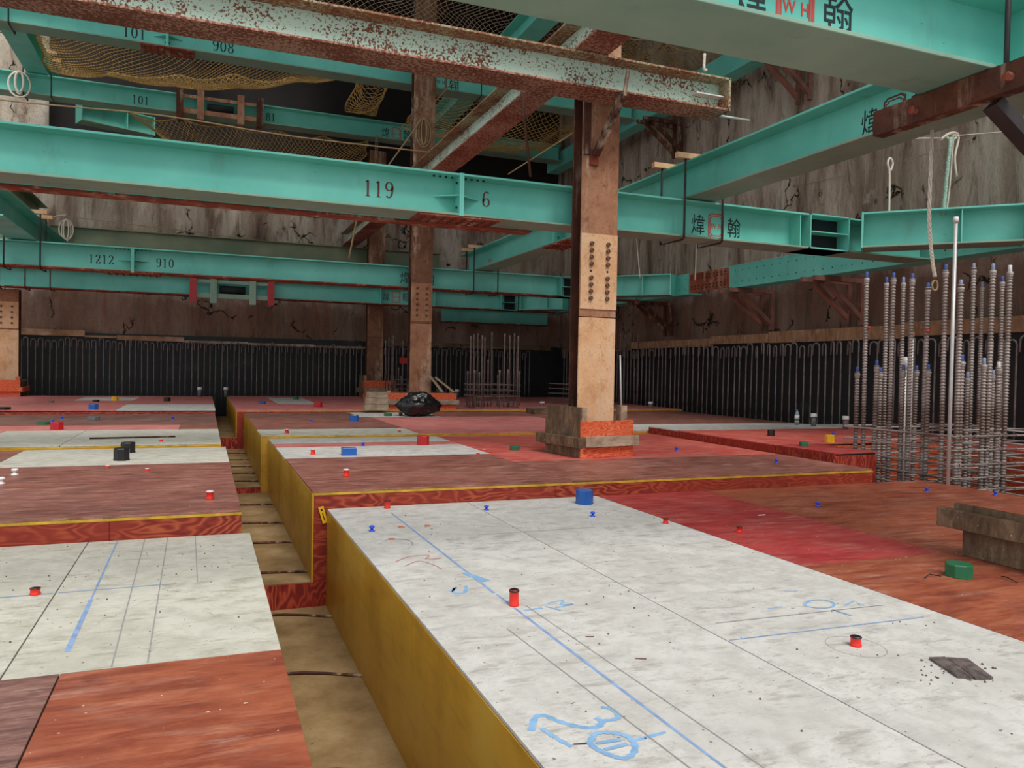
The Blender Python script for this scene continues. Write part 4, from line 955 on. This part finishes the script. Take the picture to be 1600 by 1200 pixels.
# bar on left board, stick, yellow tag
a = atz(140, 686, .152); b = atz(274, 683, .152)
solo('thin_bar', MB().tube([(a.x, a.y, .16), (b.x, b.y, .16)], .010), 'rust_dark', 'thin dark bar lying on the grey-white board at left', 'rod')
a = atY(505, 805, 5.44)
t = thing('warning_tag', 'yellow plastic tag hanging on the red riser at the trench corner', 'tag', (a.x, 5.45, a.z), 0)
tg = part('tag_plate', MB().bbox(-.018, .018, -.003, 0, -.06, .06, .001), 'yel', t); tg.rotation_euler = (0, -.28, 0)
mm = MB().lathe([(.005, 0), (.005, .001)], 0, 0, 0, 8)
tg2 = part('print', MB().box(-.006, .006, -.0040, -.0031, .03, .045).box(-.003, .003, -.0040, -.0031, -.04, .015), 'ink', t); tg2.rotation_euler = (0, -.28, 0)
for x, y, X1, lb in ((1105, 808, 0, 'short pale stick on the crimson plywood'), (1190, 805, 0, 'thin white chip on the brown plywood right of the red caps')):
    p = atz(x, y, 0)
    if lb.startswith('thin'): solo('chip', MB().box(p.x-.03, p.x+.03, p.y-.006, p.y+.006, .0, .004), 'whitep', lb, 'debris')
p = atz(1230, 705, .124)
solo('stick', MB().bar((p.x-.1, p.y+.5, .135), (p.x-.02, p.y+.75, .135), .02), 'wood', 'short pale stick near the raised platform edge', 'stick')
for k, (a, b) in enumerate((((1445, 905), (1470, 902)), ((1565, 903), (1590, 912)))):
    A = atz(*a, 0); B = atz(*b, 0); solo('wire_offcut', MB().tube([(A.x, A.y, .008), ((A.x+B.x)/2, (A.y+B.y)/2+.02, .015), (B.x, B.y, .006)], .003, 5), 'black_steel', 'bent black wire offcut %s of the green octagonal box' % ('left', 'right')[k], 'wire')
# low planks near the far right cage
solo('plank_stack', MB().bbox(5.6, 6.7, 13.0, 13.4, .167, .26, .004), 'wood_dark', 'low brown plank pile behind the central column base', 'planks')

# ------------------------------------------------------------------ clamps at beam crossings
def ubolt_clamp(label, x, yc, z0, z1, w=.5, plate_dx=-.10, mat='black_steel', base='rust_dark', plates=True, xs=None):
    t = thing('u_bolt_clamp', label, 'clamp', (x, yc, z0))
    for dx in (xs or (-.24, .26)):
        pts = [(dx, -.235, z1-z0+.05), (dx, -.235, -.02), (dx, -.2, -.035), (dx, .235, -.035), (dx, .235, z1-z0+.05)]
        part('u_bolt', MB().tube(pts, .0125, 8), mat, t)
    if plates:
        for yy in (-.235, .235): part('clamp_plate', MB().bbox(-.36, .36, yy-.03, yy+.03, z1-z0-.005+.005, z1-z0+.06, .003), 'rust_light', t, 'pale rusty channel plate')
    return t
ubolt_clamp('dark u-bolts and plates clamping the long beam right of the central column', 5.1, 7.48, Z1, 3.318)
ubolt_clamp('dark u-bolts and plates clamping the long beam right of the middle column', 5.1, 14.62, Z1, 3.318)
ubolt_clamp('dark u-bolts and plates clamping the left beam at the left picture edge', -2.72, 14.62, Z1, 3.318)
ubolt_clamp('three dark u-bolts hanging round the far left 91 strut', -2.9, 18.85, Z1, 3.318, xs=(-1.0, -.55, -.1), plates=False, mat='rust_dark')
ubolt_clamp('dark u-bolt round the big beam at the upper right corner', 3.42, 2.85, Z1, 3.15, xs=(.12,), plates=False)
ubolt_clamp('dark u-bolts clamping the upper right beam to the 908 strut', 5.3, 14.95, ZU, 7.26, plates=True, xs=(-.24, .26))
ubolt_clamp('dark u-bolts on the upper left beam beside the white rope coil', -3.24, 18.7, ZU, 7.26, plates=True, mat='black_steel')
ubolt_clamp('dark u-bolts on the upper left beam just under the pitted beam', -3.24, 14.95, ZU, 7.26, plates=True)
# connection frames hung on far struts
def frame_set(label, x, y, z, mats):
    t = thing('strut_jack_frame', label, 'jack frame', (x, y, z))
    for dx, mt in zip((0, .42, 1.25, 1.65), mats):
        part('clamp_post', MB().box(dx-.07, dx+.07, -.30, -.24, -.12, .52).box(dx-.05, dx+.05, -.24, .2, .42, .48).box(dx-.05, dx+.05, -.24, .2, -.09, -.03), mt, t)
    part('rail', MB().box(.0, 1.65, -.23, -.21, .0, .10), mats[1], t); part('rail', MB().box(.0, 1.65, -.23, -.21, .33, .40), mats[1], t)
    part('jack_body', MB().tube([(.55, -.13, .2), (1.1, -.13, .2)], .09, 12), 'hole', t, 'dark jack cylinder')
    return t
frame_set('red and teal jack frame hung on the 91 strut at the back', -.25, 18.85, Z1-.04, ('redd', 'teal_old', 'teal_old', 'redd'))
frame_set('rusty jack frame on the high 101 and 81 strut', -.55, 18.7, ZU, ('rust_dark', 'rust', 'rust', 'rust_dark'))

# ------------------------------------------------------------------ deck girders overhead
for k, y in enumerate((9.0, 12.2, 15.9, 19.6)):
    hbeam('rusty deck girder under the road deck, %s from the front' % ('first', 'second', 'third', 'fourth')[k], -2.2, y, 9.08, 0, 11.6, 'rust_dark', .8, .35, name='deck_girder', cat='girder')
for k, x in enumerate((0.2, 4.6, 7.2)):
    hbeam('lengthwise rusty bearer beneath the deck girders, %s' % ('left', 'middle', 'right')[k], x, 7.0, 8.66, PI2, 13.2, 'rust_dark', .41, .35, name='deck_bearer', cat='girder')
hbeam('high teal cross strut nearer the opening in the upper tier', 4.6, 9.4, 8.2, 0, 4.8, 'teal', name='steel_strut')

# ------------------------------------------------------------------ safety nets
def net(label, quad, sag, cell, r, mat, seed=1, nb=5):
    A, B, C, D = [Vector(v) for v in quad]   # A->B along u, A->D along v
    lu = (B-A).length; lv = (D-A).length; nu = max(2, int(lu/cell)); nv = max(2, int(lv/cell))
    def S(u, v):
        u = min(max(u, 0), 1); v = min(max(v, 0), 1)
        p = A*(1-u)*(1-v)+B*u*(1-v)+C*u*v+D*(1-u)*v
        w = math.sin(math.pi*u)**.6*math.sin(math.pi*v)**.7 if 0 < u < 1 and 0 < v < 1 else 0
        scal = .12*abs(math.sin(u*math.pi*nb))*(1-math.sin(math.pi*v)) if 0 < u < 1 else 0
        p.z -= sag*w+scal+.10*noise.noise(Vector((u*5, v*4, seed)))*w
        p.x += .12*noise.noise(Vector((u*6, v*5, seed+3))); p.y += .12*noise.noise(Vector((u*6, v*5, seed+8))); return p
    mb = MB()
    for sgn in (1, -1):
        for k in range(-nv, nu+nv+1):
            pts = []
            for j in range(nv+1):
                i = k+sgn*j
                if 0 <= i <= nu: pts.append(S(i/nu, j/nv))
            if len(pts) > 1: mb.tube(pts, r, 3, False, False)
    for e in ([S(i/nu, 0) for i in range(nu+1)], [S(i/nu, 1) for i in range(nu+1)], [S(0, j/nv) for j in range(nv+1)], [S(1, j/nv) for j in range(nv+1)]): mb.tube(e, r*2.2, 4, False)
    solo('safety_net', mb, mat, label, 'net')
net('large sagging yellow-brown safety net over the 101 strut, upper left', ((-3.0, 15.1, 7.2), (2.95, 15.1, 7.7), (2.95, 18.5, 7.7), (-3.0, 18.4, 6.9)), .75, .115, .007, 'net', 2)
net('second yellow-brown safety net hanging behind the 81 strut', ((-1.6, 18.85, 6.40), (3.6, 18.85, 6.40), (3.6, 20.1, 5.7), (-.2, 20.1, 5.8)), .5, .10, .006, 'net', 5)
net('dark loose net bunched beside the middle column', ((3.0, 15.1, 7.7), (3.72, 15.1, 7.7), (3.7, 18.4, 6.9), (3.0, 18.4, 6.9)), .4, .14, .008, 'net', 7)
net('net spread high above the pitted beam left of the central column', ((1.2, 13.1, 7.75), (7.2, 13.1, 7.85), (7.2, 14.74, 7.35), (1.2, 14.74, 7.25)), .25, .12, .0055, 'net_grey', 9)
net('net seen between the big beam and pitted beam end', (tuple(atz(950, 40, 7.3)), tuple(atz(1300, 125, 7.3)), tuple(atz(1235, 180, 7.3)), tuple(atz(950, 135, 7.3))), .2, .14, .006, 'net', 11)
net('dark net hanging low between the central and middle columns', ((4.3, 15.3, 6.8), (8.2, 15.3, 6.8), (8.2, 18.3, 6.7), (4.3, 18.3, 6.7)), .7, .13, .006, 'net', 13)

# ------------------------------------------------------------------ ropes, wires and rods
def rope(label, pts, r, mat='rope', cat='rope', name='rope', n=6, sm=4):
    P = [Vector(p) for p in pts]; P = [Vector(p) for p in smooth([tuple(p) for p in P], sm)] if sm else P
    return solo(name, MB().tube(P, r, n), mat, label, cat)
def V(x, y, Y): return tuple(atY(x, y, Y))
# thick twisted rope with hook
p0 = Vector(V(1458, 178, 4.45)); p1 = Vector(V(1452, 330, 4.45)); p2 = Vector(V(1456, 400, 4.45)); p3 = Vector(V(1461, 432, 4.45))
path = smooth([tuple(p) for p in (p0, p1, p2, p3)], 30); t = thing('hanging_rope', 'thick twisted rope with a loop end hanging before the right wall', 'rope', tuple(p3))
for k in range(3):
    pts = []
    for i, c_ in enumerate(path):
        a = i*.62+k*2.094; pts.append((c_[0]-p3.x+.008*math.cos(a), c_[1]-p3.y+.008*math.sin(a), c_[2]-p3.z))
    part('strand', MB().tube(pts, .0075, 5), 'rope', t)
part('loop', MB().tube([(.03*math.sin(a*.6), 0, -.03-.04+.04*math.cos(a*.6)) for a in range(11)], .008, 6), 'rope_tan', t)
rope('mint striped rope doubled over and knotted before the right wall', [V(1486, 215, 6.5), V(1480, 270, 6.5), V(1474, 336, 6.5)], .022, 'rope_green')
rope('white rope tail hanging from the knot on the right', [V(1488, 212, 6.5), V(1498, 215, 6.5), V(1492, 245, 6.5), V(1495, 276, 6.5)], .013)
rope('thin cream rope falling beside the mint striped rope', [V(1490, 212, 6.53), V(1484, 290, 6.53), V(1478, 336, 6.53)], .010)
rope('white rope knot gathered at the top of the mint striped rope', [V(1470, 218, 6.95), V(1484, 208, 6.95), V(1497, 210, 6.95), V(1488, 219, 6.95), V(1478, 212, 6.95), V(1492, 207, 6.95)], .016)
rope('thin line stretched left of the rope knot', [(5.29, 4.7, 2.915), V(1470, 216, 6.45)], .008)
rope('thin line stretched from the rope knot to the right', [V(1492, 212, 6.5), tuple(atX(1640, 200, 9.5))], .005)
rope('dark thin line sagging across the right wall', [tuple(atX(1240, 292, 9.52)), tuple(atX(1400, 255, 9.45)), tuple(atX(1520, 215, 9.5))], .005, 'rope_tan')
rope('white sling with loop hanging before the right wall', [V(1389, 340, 6.95), V(1390, 272, 6.95), V(1387, 255, 6.95), V(1391, 247, 6.95), V(1395, 256, 6.95), V(1391, 268, 6.95)], .013)
rope('pale cord hanging right of the central column under the strut', [V(994, 368, 7.6), V(1000, 434, 7.6)], .006)
rope('thin pale cord hanging above the rusty splice plate', [V(1089, 376, 7.6), V(1086, 438, 7.6)], .006)
rope('light rod sticking out behind the pitted beam end', [V(1120, 180, 7.0), (5.5, 7.0, V(1120, 180, 7.0)[2])], .012, 'galv', 'rod', 'thin_rod', 6, 0)
rope('dark slanted rod between the rusty beam and 119 strut', [V(815, 143, 7.25), V(829, 276, 7.25)], .014, 'rust_dark', 'rod', 'thin_rod', 6, 0)
rope('white cord hanging above the pitted beam end', [V(1101, 84, 7.2), V(1100, 108, 7.2), V(1104, 109, 7.2)], .016)
rope('brown wire running above the 119 strut from the left edge', [V(-400, 105, 11.5), V(0, 156, 11.5), V(250, 180, 11.5), V(450, 212, 11.5), tuple(atX(672, 238, 3.2))], .010, 'rope_tan', 'wire', 'stretched_wire')
rope('tan line rising from the middle column to the right', [V(665, 174, 14.1), V(760, 72, 14.8)], .014, 'rope_tan')
rope('tan line falling left from the middle column', [V(660, 185, 14.1), V(600, 268, 13.9)], .014, 'rope_tan')
rope('tan line slanting between the rusty beam and central column', [V(794, 272, 8.6), V(900, 205, 7.4)], .007, 'rope_tan')
def bundle(label, x, y, Y, w, h, mat='rope', r=.012, n=4):
    t = thing('rope_bundle', label, 'rope', V(x, y+h, Y)); k = (atY(x+10, y, Y)-atY(x, y, Y)).length/10
    for i in range(n):
        ww = w*k*(.3+.25*i)*(.5 if i % 2 else 1); hh = h*k*(.75+.25*random.random()); pts = [((-1)**i*ww*math.sin(a*math.pi/8), .01*i, h*k-hh*.5+hh*.5*math.cos(a*math.pi/8)) for a in range(17)]
        part('coil', MB().tube(pts, r, 5), mat, t)
    part('knot', MB().lathe([(r*1.2, 0), (r*2.6, .03), (r*1.2, .06)], 0, .015, h*k-.04, 8), mat, t)
bundle('coiled tan twine hanging on the middle column', 662, 186, 14.09, 14, 44, 'rope_tan', .013)
bundle('white rope coil hanging at the upper left edge', 30, 106, 18.45, 22, 48, 'rope', .022, 3)
bundle('white rope coil hanging in the bright gap at the left', 103, 338, 19.9, 14, 42, 'rope', .016)
bundle('small white rope loop hanging over the 119 strut', 588, 212, 18.45, 5, 36, 'rope_tan', .009, 2)
rope('white cord from the left beam to the rope coil', [V(70, 346, 19.7), V(88, 338, 19.9), V(103, 336, 19.9)], .016)
rope('thin wire from the rope coil along the back wall', [V(103, 338, 19.9), V(250, 356, 19.9), V(420, 377, 19.9)], .009, 'rope_tan', 'wire', 'stretched_wire')
rope('pale slanted rod standing on the 1212 strut', [V(557, 345, 14.4), V(545, 405, 14.4)], .018, 'rope_tan', 'rod', 'thin_rod', 6, 0)
